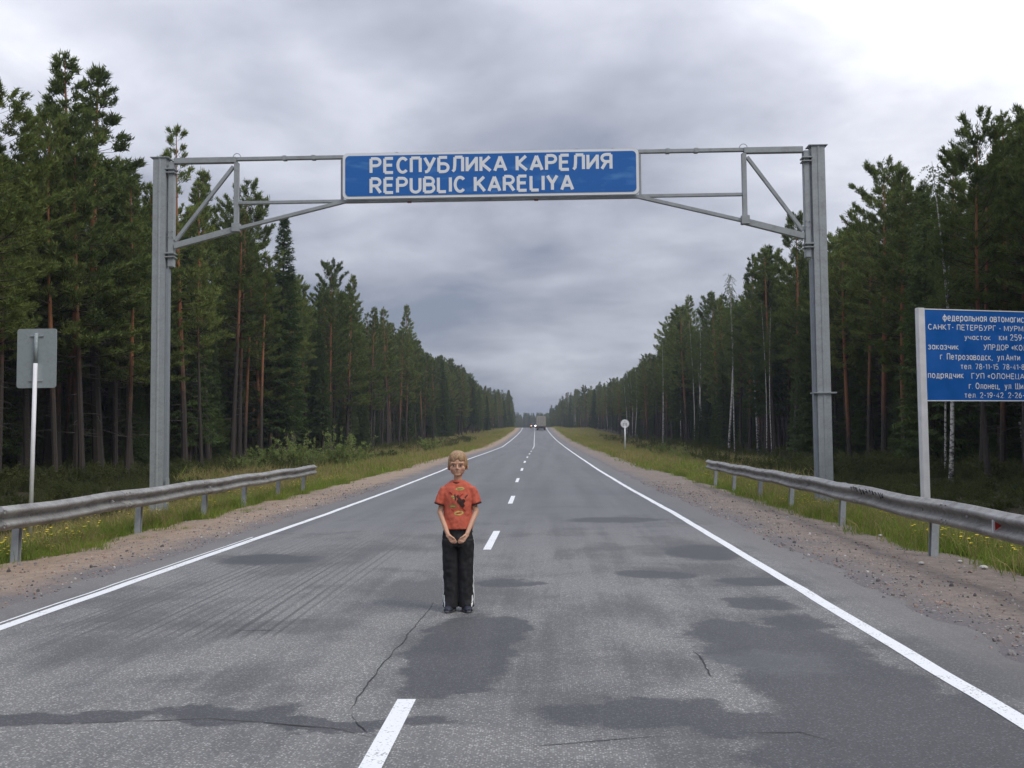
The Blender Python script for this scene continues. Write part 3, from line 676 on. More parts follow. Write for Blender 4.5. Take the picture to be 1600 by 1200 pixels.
for px, Y_, s, v, l in [(1035, 75, .9, 0, 'low green bush at the foot of the lone aspen right of the round sign'), (1062, 68, .7, 1, 'small bush between lone aspen and right guard rail end'), (1005, 92, .6, 2, 'small dry bush right behind the round white sign')]:
    put_bush(px, Y_, s, v, l)
# low saplings and undergrowth as one mass each side
P_ = []; 
for side in (-1, 1):
    for _ in range(1900):
        y = random.uniform(18, 200) if random.random() < .5 else random.uniform(18, 60); off = random.uniform(-5, 8) if random.random() < .5 else random.uniform(-1, 14)
        if y < 50: off = random.uniform(-10.5, 8); x = float(xc(y))+side*(22+off)
        P_.append((x, y, float(terr(x, y))-.05, random.uniform(.15, .5) if off < -1 else random.uniform(.35, 1.0), random.randrange(3)))
A = np.array(P_); n = len(A)
M_UND = leaf_mat('undergrowth_leaves', (.035, .052, .016), (.150, .165, .055), .3, 1.)
und = []
for j in range(3):
    q = bush_mesh(50+j, 1.4, 1.1, 22, j == 2); und.append(source('undergrowth_source_%d' % j, q, [M_UND, M_DEAD]))
scatter('undergrowth', A[:, :3], np.stack([np.zeros(n), np.zeros(n), rng.uniform(0, 6.28, n)], 1), A[:, 3], A[:, 4], und, 'low dark undergrowth along the foot of the forest', None)

# ------------------------------------------------------------------ grass
def grass_mesh(seed, n, h, w_, lean=.5, rad=.16):
    r = np.random.default_rng(seed); C = Cloud(); b = np.stack([r.normal(0, rad, n), r.normal(0, rad, n), np.zeros(n)], 1); d = unit(np.stack([r.normal(0, lean*.5, n), r.normal(0, lean*.5, n), np.ones(n)], 1))
    L = h*r.uniform(.5, 1.2, (n, 1)); s_ = unit(np.cross(d, r.normal(0, 1, (n, 3)))); mid = b+d*L*.55; bend = unit(d+np.stack([r.normal(0, lean, n), r.normal(0, lean, n), np.full(n, -.2)], 1)); tip = mid+bend*L*.5
    C.tris(b-s_*w_*.5, b+s_*w_*.5, mid+s_*w_*.4, 0); C.tris(b-s_*w_*.5, mid+s_*w_*.4, mid-s_*w_*.4, 0); C.tris(mid-s_*w_*.4, mid+s_*w_*.4, tip, 0); return C
M_GRASS = leaf_mat('grass_blades', (.11, .18, .030), (.34, .40, .090), .4, .5)
M_DRY = leaf_mat('dry_grass', (.24, .20, .08), (.42, .35, .17), .35, .5)
M_PETAL = mat('yellow_petals', (.75, .55, .03), .7)
def flower_mesh(seed):
    C = grass_mesh(seed, 8, .30, .010, .3, .08); r = np.random.default_rng(seed)
    for _ in range(6):
        c = np.array([r.normal(0, .09), r.normal(0, .09), r.uniform(.22, .38)]); C.tube([c*[1, 1, 0], c], .004, 0, 3)
        t_ = np.arange(6)*np.pi/3; ring = c+np.stack([np.cos(t_), np.sin(t_), np.full(6, .3)], 1)*.022; C.tris(np.repeat(c[None], 6, 0), ring, np.roll(ring, -1, 0), 1)
    return C.mesh('flower')
gsrc = [source('grass_source_0', grass_mesh(1, 34, .20, .012).mesh('g'), [M_GRASS]), source('grass_source_1', grass_mesh(2, 30, .30, .014, .6).mesh('g'), [M_GRASS]), source('grass_source_2', grass_mesh(3, 26, .42, .012, .6).mesh('g'), [M_DRY]),
        source('grass_source_3', grass_mesh(4, 40, .12, .012, .9).mesh('g'), [M_GRASS]), source('grass_source_4', flower_mesh(5), [M_GRASS, M_PETAL]), source('grass_source_5', grass_mesh(6, 60, .55, .03, .7, .5).mesh('g'), [M_GRASS]), source('grass_source_6', grass_mesh(7, 60, .6, .03, .7, .5).mesh('g'), [M_DRY])]
def verge(y0, y1, n, a0, a1, far=False):
    y = y0*(y1/y0)**rng.random(n) if far else rng.uniform(y0, y1, n); a = a0+(a1-a0)*rng.random(n)**.9; s = np.where(rng.random(n) < .5, -1, 1); xr_ = s*a
    # bare sandy places stay mostly free
    keep = np.ones(n, bool)
    for c, r_ in (((10.2, 14.5), (2.3, 4.4)), ((12.5, 20), (2.1, 4.8)), ((-9.2, 14.6), (1.2, 2.9)), ((-15, 30), (2.6, 2.6))):
        keep &= ~(((((xr_-c[0])/r_[0])**2+((y-c[1])/r_[1])**2) < .8+.4*vnoise(xr_, y, .8, 8)) & (rng.random(n) < .93))
    edge = a > 6.35+.45*vnoise(xr_, y, 1.1, 11)+.15*vnoise(xr_, y, .3, 12)-.25*(s > 0)*0; keep &= edge | (rng.random(n) < .01)
    keep &= vnoise(xr_, y, 1.7, 13) > -.75
    keep &= a < np.where(s < 0, np.interp(y, [0, 42, 52, 400], [10.5, 11.5, 18.5, 19]), np.interp(y, [0, 45, 70, 400], [10.8, 11.5, 16, 18]))+.9*vnoise(xr_, y, 1.5, 21)
    xr_, y, a = xr_[keep], y[keep], a[keep]; n = len(y); x = xr_+xc(y); z = prof(y)+cross(xr_, y)
    u = rng.random(n); pz = vnoise(xr_, y, 3., 14)
    if far: idx = np.where(u < .62-.35*(pz > .1)-.2*(a > 10), 5, 6)
    else:
        idx = np.where(u < .35, 0, np.where(u < .62, 1, np.where(u < .70, 2, 3))); idx = np.where((u > .955) & (pz > -.1), 4, idx); idx = np.where((a > 9.5) & (u < .25), 2, idx)
    sc = rng.uniform(.6, 1.25, n)*np.interp(a, [6, 7, 12], [.75, 1., 1.15]); return np.stack([x, y, z-.01], 1), sc, idx
parts = [verge(7, 24, 26000, 5.6, 11.5), verge(24, 55, 26000, 5.6, 14), verge(18, 60, 9000, 11, 20), verge(45, 330, 15000, 5.8, 19, True)]
A = np.concatenate([p[0] for p in parts]); S_ = np.concatenate([p[1] for p in parts]); I_ = np.concatenate([p[2] for p in parts]); n = len(A)
scatter('verge_grass', A, np.stack([rng.normal(0, .1, n), rng.normal(0, .1, n), rng.uniform(0, 6.28, n)], 1), S_, I_, gsrc, 'green and dry verge grass with small yellow flowers beside the guard rails', None)
# gravel on the shoulders
def stone_mesh(seed, r_=.5):
    b = bmesh.new(); bmesh.ops.create_icosphere(b, subdivisions=2, radius=r_)
    for v in b.verts: v.co *= 1+.35*mnoise.noise(v.co*2.2+Vector((seed*7., 0, 0))); v.co.z *= .6
    me = bpy.data.meshes.new('stone'); b.to_mesh(me); b.free(); return me
M_ST = [mat('gravel_grey', (.24, .22, .21), .9, var=.3, vscale=20), mat('gravel_pink', (.30, .22, .18), .9, var=.3, vscale=20), mat('gravel_dark', (.10, .09, .09), .9, var=.3, vscale=20), mat('gravel_white', (.50, .48, .45), .9, var=.2, vscale=20)]
ssrc = [source('gravel_source_%d' % j, stone_mesh(j), [M_ST[j]]) for j in range(4)]
n = 11000; y = 4+(34-4)*rng.random(n)**1.25; s = np.where(rng.random(n) < .45, -1, 1); a = 4.1+np.abs(rng.normal(0, .95, n)); a = np.where(a > 7.4, 4.5, a); xr_ = s*a; x = xr_+xc(y); z = prof(y)+cross(xr_, y)
sc = np.minimum(.009+rng.exponential(.009, n), .06)
scatter('gravel', np.stack([x, y, z+sc*.08], 1), rng.uniform(-3, 3, (n, 3)), sc, rng.choice(4, n, p=[.42, .33, .19, .06]), ssrc, 'loose gravel strewn over both sandy road shoulders', None)
# single stones one can point at
for px, py, s_, j, l in [(1425, 848, .22, 0, 'grey stone at the foot of the nearest right guard rail post'), (1440, 885, .13, 3, 'flat whitish pebble on shoulder in front of the right rail post'), (1500, 878, .13, 3, 'small white stone at the grass edge right of the rail post'), (1537, 888, .17, 3, 'pale stone half in the grass, rightmost below the guard rail'),
                         (1376, 836, .12, 3, 'light pebble in the grass left of the nearest right rail post'), (560, 747, .2, 3, 'white pebble on the left shoulder behind the rail end'), (83, 845, .12, 3, 'tiny white stone in the grass behind the left rail post')]:
    g = ground_at(px, py, -.03); me = stone_mesh(j+9+int(px)); o = link('stone', me, M_ST[j], None, (g.x, g.y, float(terr(g.x, g.y))+s_*.15), label=l, category='stone'); s_ *= .62; o.scale = (s_, s_*.8, s_*.8); o.rotation_euler.z = px

# ------------------------------------------------------------------ guard rails
def galv(name, c=(.42, .44, .46), rough=.5, dirt=.35):
    M_ = bpy.data.materials.new(name); M_.use_nodes = True; t = NT(M_.node_tree); b = t.n['Principled BSDF']
    P = t.new('ShaderNodeNewGeometry').outputs['Position']; n1_ = t.noise(P, 3, 6, .65).outputs[0]; n2_ = t.noise(P, 22, 4, .7).outputs[0]
    f = t.mapr(t.math('ADD', t.math('MULTIPLY', n1_, .6), t.math('MULTIPLY', n2_, .4)), .42, .64)
    t.l.new(t.mix(t.math('MULTIPLY', f, dirt), c, (.17, .165, .155)), b.inputs['Base Color']); b.inputs['Metallic'].default_value = .25
    t.l.new(t.mapr(f, 0, 1, rough, .85), b.inputs['Roughness']); return M_
M_RAIL = galv('galvanised_rail', (.35, .345, .33), .50, .85); M_POST = galv('galvanised_post', (.42, .45, .48), .6, .35)
M_RED = mat('red_reflector', (.62, .04, .03), .35); M_WHITE = mat('white_paint', (.78, .78, .80), .5, var=.08, vscale=4); M_BLACK = mat('black_paint', (.015, .015, .016), .5)
M_REFW = mat('pale_reflector', (.6, .6, .62), .3); M_SCRIB = mat('scribble_ink', (.03, .03, .03), .8)
WPROF = [(0, .155), (-.012, .150), (-.030, .132), (-.075, .112), (-.092, .098), (-.092, .072), (-.075, .056), (-.020, .028), (-.008, .012), (-.008, -.012), (-.020, -.028), (-.075, -.056), (-.092, -.072), (-.092, -.098), (-.075, -.112), (-.030, -.132), (-.012, -.150), (0, -.155)]
def guard_rail(side, pts, seg_ys, posts, lab, zc_off=.60):
    e = thing('guard_rail', lab, 'guard rail', (0, 0, 0))
    px_ = [p[1] for p in pts]; f_ = lambda y: float(np.interp(y, px_, [p[0] for p in pts]))
    zz = lambda y: float(prof(y))+zc_off-.02+.012*math.sin(y*1.7)
    for y0, y1 in zip(seg_ys, seg_ys[1:]):
        ys_ = np.linspace(y0, y1+.28 if y1 != seg_ys[-1] else y1, 6); rings = []; k_ = seg_ys.index(y0) % 2
        for th, rev in ((0, 0),):
            for y in ys_:
                x0 = f_(y); o1 = [(x0+side*a+side*k_*.004*-1, y, zz(y)+b) for a, b in WPROF]; o2 = [(x0+side*(a+.005)-side*k_*.004, y, zz(y)+b*.985) for a, b in WPROF[::-1]]; rings.append(o1+o2)
        MB().loft(rings).build('beam', M_RAIL, e)
        if y1 != seg_ys[-1]:
            q = MB()
            for dz in (-.11, -.07, .07, .11):
                q.ell((f_(y1+.14)-side*.094, y1+.07, zz(y1)+dz), .014, None, 8, 5); q.ell((f_(y1+.14)-side*.094, y1+.20, zz(y1)+dz), .014, None, 8, 5)
            q.build('bolt', M_RAIL, e, kind='stuff')
    # rounded end piece
    yE = seg_ys[-1]; rings = []
    for s_ in (0, .05, .09, .11):
        rings.append([(f_(yE)+side*(a*(1-s_*5)), yE+s_, zz(yE)+b*(1-s_*1.2)) for a, b in WPROF]+[(f_(yE)+side*(a*(1-s_*5)+.006), yE+s_, zz(yE)+b*.98*(1-s_*1.2)) for a, b in WPROF[::-1]])
    MB().loft(rings).build('end_cap', M_RAIL, e)
    for y, lean in posts:
        x0 = f_(y)+side*.16; zb = float(terr(x0, y))-.15; top = zz(y)+.13; h = top-zb; q = MB(); w_ = .046
        lx = lean*h; T_ = lambda x, yy, z: (x+lx*(z/h)-lx, yy, z)
        C_ = [(-w_, -.05), (w_, -.05), (w_, -.035), (-w_+.006, -.035), (-w_+.006, .035), (w_, .035), (w_, .05), (-w_, .05)]
        q.loft([[T_(x0+side*a, y+b, zb) if False else (x0-side*a*1.+(-lx), y+b, zb) for a, b in C_], [(x0-side*a, y+b, top) for a, b in C_]], smooth=False)
        q.build('post', M_POST, e)
        MB().box((x0-side*.10, y, zz(y)), (.10, .09, .20), None, .006).build('spacer_block', M_POST, e)
        MB().tube([(f_(y)-side*.018, y, zz(y)), (f_(y)-side*.005, y, zz(y))], .022, 8).build('bolt_head', M_RAIL, e)
    return e, f_, zz
eL, fL, zL = guard_rail(-1, [(-5.35, -6), (-5.62, 4), (-5.95, 13.), (-6.08, 18), (-6.2, 23), (-6.42, 31)], [-4, 0, 4, 8, 12, 16, 20, 24, 28, 31.2], [(y, .05) for y in (1, 5, 9, 13.07, 17.3, 20.9, 23.9, 27.3, 30.5)],
                         'grey steel guard rail on the left shoulder, ending before the bushes')
eR, fR, zR = guard_rail(1, [(5.4, -6), (5.6, 4), (5.75, 13.), (6.0, 18), (6.15, 23), (6.3, 34)], [-4, 0, 4, 8, 12, 16, 20, 24, 28, 31, 33.6], [(y, .06) for y in (1, 5, 9, 13.1, 17.9, 22.1, 25.6, 29.4, 32.9)],
                         'grey steel guard rail with graffiti on the right shoulder below the info board')
def reflector(f_, zz, side, y, e, red):
    x = f_(y)-side*.05; h = .048
    q = MB(); q.prism([(-h, -h), (h, 0), (-h, h)], .012, (x-side*.0, y, zz(y)), (.92, .38*side, 0), (0, 0, 1)); q.build('reflector', M_RED if red else M_REFW, e)
    if red: MB().prism([(-h-.03, -h-.02), (-h-.003, -h-.004), (-h-.003, h+.004), (-h-.03, h+.02)], .014, (x, y, zz(y)), (.92, .38*side, 0), (0, 0, 1)).build('reflector_edge', M_REFW, e)
reflector(fR, zR, 1, 10.75, eR, True)
for y in (15.6, 20.5, 25.): reflector(fL, zL, -1, y, eL, False)
MB().box((fR(11.6)-.03, 11.6, zR(11.6)+.02), (.012, .05, .03), None, .004).build('reflector_stub', M_REFW, eR)
# scrawl on the right rail: loose pen strokes, not readable
rr = random.Random(5); q = MB(); y0 = 14.6
for k in range(11):
    y = y0+k*.17+rr.uniform(-.05, .05); pts = []; cy, cz = y, zR(y)+.085+rr.uniform(-.02, .02); sa = rr.uniform(.5, 1.4)
    for j in range(7):
        a = j*.9+rr.uniform(0, 2); pts.append((fR(y)-.0965, cy+.06*sa*math.cos(a*rr.uniform(.8, 1.2)), cz+.033*sa*math.sin(a*1.3)))
    q.tube(pts, .006, 4, False)
q.build('graffiti', M_SCRIB, eR)

# ------------------------------------------------------------------ gantry
M_GAN = galv('galvanised_gantry', (.38, .41, .42), .48, .34); M_GAND = galv('galvanised_dark', (.30, .33, .36), .5, .2)
M_BLUE = bpy.data.materials.new('sign_blue'); M_BLUE.use_nodes = True
_t = NT(M_BLUE.node_tree); _b = _t.n['Principled BSDF']; _P = _t.new('ShaderNodeNewGeometry').outputs['Position']
_m = _t.new('ShaderNodeMapping'); _t.l.new(_P, _m.inputs[0]); _m.inputs['Scale'].default_value = (.9, 1, 3.)
_n = _t.noise(_m.outputs[0], 1.3, 4, .5).outputs[0]
_t.l.new(_t.mix(_t.mapr(_n, .56, .74), (.010, .135, .46), (.07, .24, .56)), _b.inputs['Base Color']); _b.inputs['Roughness'].default_value = .35
M_BLUE2 = mat('info_blue', (.005, .12, .46), .45, var=.12, vscale=2.5)
M_LETTER = mat('sign_letters', (.84, .86, .87), .5); M_CONC = mat('concrete', (.42, .41, .39), .9, var=.25, vscale=6, bump=.4); M_RUST = mat('rust', (.16, .06, .035), .85, var=.3)
GY = 24.5
gl, gr = at(250, 243, GY), at(1280, 236, GY)
xL_, xR_ = at(250, 520, GY).x, at(1283, 520, GY).x
zT = (gl.z+gr.z)/2
e = thing('sign_gantry', 'grey steel portal gantry spanning the whole road and carrying the blue sign', 'gantry', ((xL_+xR_)/2, GY, 0))
e_loc = Vector(e.location)
def gp(px, py): p = at(px, py, GY); return p-e_loc
def L_(p): return Vector(p)-e_loc
def column(x, side):
    zb = float(terr(x, GY))-.05; w_ = .165
    q = MB()                                    # wide flanged main column with a shallow vertical ridge
    o_ = [(-w_, -.15), (-.03, -.15), (-.018, -.165), (.02, -.165), (.032, -.15), (w_, -.15), (w_, .15), (-w_, .15)]
    q.loft([[(x+s*a*1.0, GY+b, zb) for a, b in o_ for s in (1,)], [(x+a*.97, GY+b, zT) for a, b in o_]], smooth=False)
    for v in q.b.verts: v.co -= e_loc
    c = q.build('column', M_GAN, e)
    q = MB().box(L_((x, GY, zT+.012)), (.46, .36, .02)); q.build('cap_plate', M_GAN, e)
    q = MB().box(L_((x, GY, zb+.02)), (.8, .7, .5), None, .03); q.build('footing', M_CONC, e)
    MB().box(L_((x-side*.42, GY-.7, zb+.15)), (.55, .4, .34), Matrix.Rotation(.3, 3, 'Z'), .03).build('footing_block', M_CONC, e)
    # inner mast that carries the truss
    xi = x-side*.275; q = MB().box(L_((xi, GY, (zT-.1+zT-2.75)/2)), (.13, .20, 2.65), None, .008); q.build('truss_mast', M_GAN, e)
    q = MB().box(L_((x-side*.20, GY-.005, (zb+zT-2.8)/2)), (.07, .17, (zT-2.8)-zb), None, .006); q.build('column_flange', M_GAND, e)
    for z in (zT-.28, zT-2.42):
        MB().box(L_((x-side*.26, GY-.02, z)), (.25, .29, .035), None, .005).build('clamp', M_GAN, e); MB().box(L_((x-side*.26, GY-.02, z-.09)), (.25, .27, .03), None, .005).build('clamp', M_GAN, e)
    return xi
xiL, xiR = column(xL_, -1), column(xR_, 1)
sL, sR = at(537, 300, GY).x, at(998, 300, GY).x; sT, sB = (at(537, 240, GY).z+at(998, 236, GY).z)/2, (at(537, 310, GY).z+at(998, 308, GY).z)/2
zLow = (at(262, 380, GY).z+at(1275, 374, GY).z)/2; zMid = (at(372, 313, GY).z+at(1160, 307, GY).z)/2-.01
zt = zT-.06
def member(name, a, b, w_, h_=None): MB().bar(L_(a), L_(b), w_, h_ or w_, (0, 1, 0), .006).build(name, M_GAN, e)
for side, xi, xs_, pv in ((-1, xiL, sL, at(370, 300, GY).x), (1, xiR, sR, at(1163, 300, GY).x)):
    member('top_beam', (xi-side*-.0+side*-.07, GY, zt), (pv, GY, zt), .14, .16); member('top_beam', (pv, GY, zt+.025), (xs_, GY, zt+.025), .085, .12)
    f = (abs(pv-xi))/(abs(xs_-xi)); zp = zLow+(sB-.03-zLow)*f
    member('lower_chord', (xi-side*.07, GY, zLow), (pv, GY, zp), .15, .14); member('lower_chord', (pv, GY, zp+.01), (xs_+side*-.05, GY, sB-.03), .085, .11)
    member('upright', (pv, GY-.01, zp+.07), (pv, GY-.01, zt-.07), .11, .13); member('diagonal', (xi-side*.1, GY-.01, zLow+.13), (pv+side*.08, GY-.01, zt-.16), .085, .09)
    member('middle_beam', (pv-side*.055, GY, zMid), (xs_, GY, zMid), .075, .10); member('sign_frame_upright', (xs_+side*.035, GY, sB), (xs_+side*.035, GY, zt-.03), .06, .10)
    for fx in (.45, .72): xj = pv+(xs_-pv)*fx; MB().box(L_((xj, GY, zt+.025)), (.10, .15, .115), None, .006).build('joint_plate', M_GAN, e)
    for zz9 in (zt-.34, zt-.20, zLow+.22, zLow+.36):
        for dx9 in (-.05, .05): MB().tube([L_((xi+dx9, GY-.13, zz9)), L_((xi+dx9, GY-.09, zz9))], .016, 6).build('bolt', M_GAND, e)
    MB().box(L_((pv, GY-.03, zp+.03)), (.2, .18, .22), None, .01).build('gusset_plate', M_GAN, e)
    hk = lambda x, r_: MB().tube([L_((x+r_*math.cos(a), GY, zt+.06+r_*1.15*math.sin(a))) for a in np.linspace(0, math.pi, 9)], .009, 5).build('lifting_loop', M_GAND, e)
    hk(pv, .10)
for px in (620, 902, 957): hk(at(px, 237, GY).x, .06)
member('top_beam', (sL, GY+.09, sT-.03), (sR, GY+.09, sT-.03), .07, .10); member('sign_back_beam', (sL-.08, GY+.03, sB-.035), (sR+.08, GY+.03, sB-.035), .06, .16)
for px in (640, 838): MB().box(L_((at(px, 311, GY).x, GY-.03, sB-.085)), (.10, .05, .035)).build('bracket', M_RUST, e)
zc_ = at(1290, 614, GY).z
MB().box(L_((xR_+.02, GY, zc_)), (.54, .40, .035), None, .005).build('collar', M_GAN, e)
MB().box(L_((xR_-.26, GY-.2, zc_)), (.12, .02, .02)).build('collar_bolt', M_GAND, e)
# small junction box near the base of the left column
MB().box(L_((xL_+.27, GY-.12, float(terr(xL_, GY))+1.05)), (.07, .1, .22), None, .01).build('junction_box', M_GAN, e)

def rrect(w_, h_, r_, n=6):
    P = []
    for cx_, cy_, a0 in ((w_/2-r_, h_/2-r_, 0), (-w_/2+r_, h_/2-r_, 90), (-w_/2+r_, -h_/2+r_, 180), (w_/2-r_, -h_/2+r_, 270)):
        for k_ in range(n+1): a = R(a0+90*k_/n); P.append((cx_+r_*math.cos(a), cy_+r_*math.sin(a)))
    return P
def arc(cx_, cz_, rx, rz, a0, a1, n=10): return [(cx_+rx*math.cos(R(a)), cz_+rz*math.sin(R(a))) for a in np.linspace(a0, a1, n)]
TOPB = [(0, 1), (.30, 1)]+arc(.30, .75, .25, .25, 90, -90)+[(0, .5)]
BOTB = [(0, .54), (.32, .54)]+arc(.32, .27, .26, .27, 90, -90)+[(0, 0)]
VB = [(0, 0), (0, 1)]; ARC_C = arc(.32, .5, .30, .5, 42, 318, 18)
GLY = {'Р': (.56, [VB, TOPB]), 'P': (.56, [VB, TOPB]), 'Е': (.5, [VB, [(0, 1), (.5, 1)], [(0, .52), (.45, .52)], [(0, 0), (.5, 0)]]), 'С': (.56, [ARC_C]), 'C': (.56, [ARC_C]), 'П': (.54, [VB, [(0, 1), (.54, 1)], [(.54, 1), (.54, 0)]]),
       'У': (.58, [[(0, 1), (.30, .36)], [(.60, 1), (.30, .30), (.22, .10), (.13, .02), (.02, 0)]]), 'Б': (.56, [VB, [(0, 1), (.50, 1)], [(0, .56), (.30, .56)]+arc(.30, .28, .26, .28, 90, -90)+[(0, 0)]]),
       'Л': (.60, [[(.14, 1), (.60, 1)], [(.60, 1), (.60, 0)], [(.14, 1), (.13, .45), (.10, .12), (0, 0)]]), 'И': (.56, [VB, [(.56, 0), (.56, 1)], [(0, .08), (.56, .92)]]), 'К': (.56, [VB, [(.53, 1), (.06, .50)], [(.06, .50), (.57, 0)]]), 'K': (.56, [VB, [(.53, 1), (.06, .46)], [(.18, .58), (.57, 0)]]),
       'А': (.66, [[(0, 0), (.33, 1)], [(.33, 1), (.66, 0)], [(.11, .30), (.55, .30)]]), 'A': (.66, [[(0, 0), (.33, 1)], [(.33, 1), (.66, 0)], [(.11, .30), (.55, .30)]]),
       'Я': (.54, [[(.54, 0), (.54, 1)], [(.54, 1), (.25, 1)]+arc(.25, .75, .25, .25, 90, 270)+[(.54, .5)], [(.26, .5), (0, 0)]]), 'R': (.58, [VB, TOPB, [(.28, .5), (.58, 0)]]), 'E': (.5, [VB, [(0, 1), (.5, 1)], [(0, .52), (.45, .52)], [(0, 0), (.5, 0)]]),
       'U': (.54, [[(0, 1), (0, .28)]+arc(.27, .27, .27, .27, 180, 360)+[(.54, 1)]]), 'B': (.58, [VB, TOPB, BOTB]), 'L': (.46, [VB, [(0, 0), (.46, 0)]]), 'I': (.0, [VB]), 'Y': (.58, [[(0, 1), (.29, .46)], [(.58, 1), (.29, .46)], [(.29, .46), (.29, 0)]]), ' ': (.14, [])}
def stroke_text(s, x0, x1, z0, z1, y, parent, m_, th=.165, gap=.27):
    """sign lettering drawn as flat raised strokes; every letter is one mesh"""
    tot = sum(GLY[c_][0]+gap for c_ in s)-gap+th; kx = (x1-x0)/tot; h_ = z1-z0; kz = h_*(1-th*.8); cur = x0+th/2*kx; r_ = th*h_/2
    for c_ in s:
        w_, st_ = GLY[c_]; q = MB()
        for pl in st_:
            pl = [p for j, p in enumerate(pl) if j == 0 or math.dist(p, pl[j-1]) > .01]; q.tube([(cur+a*kx, y, z0+r_*.9+b*kz) for a, b in pl], r_, 10)
        for v in q.b.verts: v.co.y = y+(v.co.y-y)*.05
        for f in q.b.faces: f.smooth = False
        if st_: q.build('letter', m_, parent)
        cur += (w_+gap)*kx
XH = .74
def lc(w_, st): return (w_, [[(x, z*XH) for x, z in p] for p in st])
O_ = arc(.25, .5, .25, .5, 0, 360, 15)
GLY.update({'а': lc(.48, [O_, [(.49, 0), (.49, 1)]]), 'б': (.5, [[(x, z*XH) for x, z in O_], [(.0, .37), (.03, .75), (.2, .92), (.48, 1)]]), 'в': lc(.46, [[(0, 0), (0, 1), (.25, 1)]+arc(.25, .77, .19, .23, 90, -90)+[(0, .54)], [(.25, .54)]+arc(.25, .27, .22, .27, 90, -90)+[(0, 0)]]),
    'г': lc(.36, [[(0, 0), (0, 1), (.36, 1)]]), 'д': lc(.52, [[(-.02, -.22), (-.02, 0), (.54, 0), (.54, -.22)], [(.08, 0), (.14, .6), (.16, 1), (.44, 1), (.44, 0)]]), 'е': lc(.48, [[(0, .52), (.48, .52)]+arc(.24, .5, .25, .5, 5, 320, 14)]), 'з': lc(.42, [[(0, .85)]+arc(.2, .77, .2, .23, 130, -90)[1:], [(.2, .54)]+arc(.2, .27, .22, .27, 90, -150)]),
    'и': lc(.44, [[(0, 1), (0, 0)], [(.44, 1), (.44, 0)], [(0, .05), (.44, .95)]]), 'к': lc(.42, [[(0, 0), (0, 1)], [(.41, 1), (.04, .5), (.44, 0)]]), 'л': lc(.46, [[(0, 0), (.1, .2), (.12, 1), (.46, 1), (.46, 0)]]), 'м': lc(.62, [[(0, 0), (0, 1)], [(.62, 1), (.62, 0)], [(.03, .95), (.31, .12), (.59, .95)]]),
    'н': lc(.44, [[(0, 0), (0, 1)], [(.44, 0), (.44, 1)], [(0, .52), (.44, .52)]]), 'о': lc(.5, [O_]), 'п': lc(.44, [[(0, 0), (0, 1), (.44, 1), (.44, 0)]]), 'р': lc(.5, [[(0, -.35), (0, 1)], arc(.25, .5, .25, .5, 0, 360, 15)]), 'с': lc(.44, [arc(.25, .5, .25, .5, 45, 315, 12)]),
    'т': lc(.42, [[(0, 1), (.42, 1)], [(.21, 1), (.21, 0)]]), 'у': lc(.46, [[(0, 1), (.23, .1)], [(.46, 1), (.14, -.33), (.0, -.33)]]), 'ф': lc(.62, [[(.31, -.3), (.31, 1.3)], arc(.31, .5, .31, .45, 0, 360, 15)]), 'ц': lc(.5, [[(0, 1), (0, 0), (.44, 0), (.44, 1)], [(.44, 0), (.54, 0), (.54, -.22)]]),
    'ч': lc(.42, [[(0, 1), (0, .55), (.1, .42), (.42, .42)], [(.42, 1), (.42, 0)]]), 'ь': lc(.42, [[(0, 1), (0, 0), (.24, 0)]+arc(.24, .28, .19, .28, -90, 90)+[(0, .56)]]), 'я': lc(.44, [[(.44, 0), (.44, 1), (.2, 1)]+arc(.2, .74, .19, .26, 90, 270)+[(.44, .48)], [(.2, .48), (0, 0)]]),
    'Н': (.54, [VB, [(.54, 0), (.54, 1)], [(0, .5), (.54, .5)]]), 'Т': (.54, [[(0, 1), (.54, 1)], [(.27, 1), (.27, 0)]]), 'Г': (.46, [[(0, 0), (0, 1), (.46, 1)]]), 'М': (.74, [[(0, 0), (0, 1)], [(.74, 1), (.74, 0)], [(.03, .95), (.37, .12), (.71, .95)]]), 'Д': (.62, [[(-.02, -.16), (-.02, 0), (.66, 0), (.66, -.16)], [(.1, 0), (.17, .5), (.19, 1), (.54, 1), (.54, 0)]]),
    'О': (.64, [arc(.32, .5, .32, .5, 0, 360, 19)]), 'Ц': (.6, [[(0, 1), (0, 0), (.54, 0), (.54, 1)], [(.54, 0), (.64, 0), (.64, -.16)]]), 'Ш': (.76, [[(0, 1), (0, 0), (.76, 0), (.76, 1)], [(.38, 0), (.38, 1)]]), '-': (.22, [[(0, .45), (.22, .45)]]), '.': (.02, [[(0, .02), (.02, .02)]]), ',': (.04, [[(.04, .05), (0, -.15)]]),
    '«': (.34, [[(.16, .7), (0, .45), (.16, .2)], [(.34, .7), (.18, .45), (.34, .2)]]), '»': (.34, [[(0, .7), (.16, .45), (0, .2)], [(.18, .7), (.34, .45), (.18, .2)]]), '1': (.22, [[(0, .8), (.2, 1), (.2, 0)]]), '2': (.48, [[(.0, .78)]+arc(.23, .75, .23, .25, 160, -30, 9)+[(0, 0), (.48, 0)]]),
    '4': (.52, [[(.38, 0), (.38, 1), (0, .28), (.52, .28)]]), '5': (.48, [[(.44, 1), (.06, 1), (.03, .56)]+arc(.23, .3, .25, .3, 110, -140, 12)]), '6': (.48, [arc(.24, .3, .24, .3, 0, 360, 15), [(.0, .3), (.08, .75), (.36, 1)]]), '7': (.46, [[(0, 1), (.46, 1), (.16, 0)]]),
    '8': (.48, [arc(.24, .75, .2, .25, 0, 360, 13), arc(.24, .27, .24, .27, 0, 360, 13)]), '9': (.48, [arc(.24, .7, .24, .3, 0, 360, 15), [(.48, .7), (.4, .25), (.12, 0)]])})
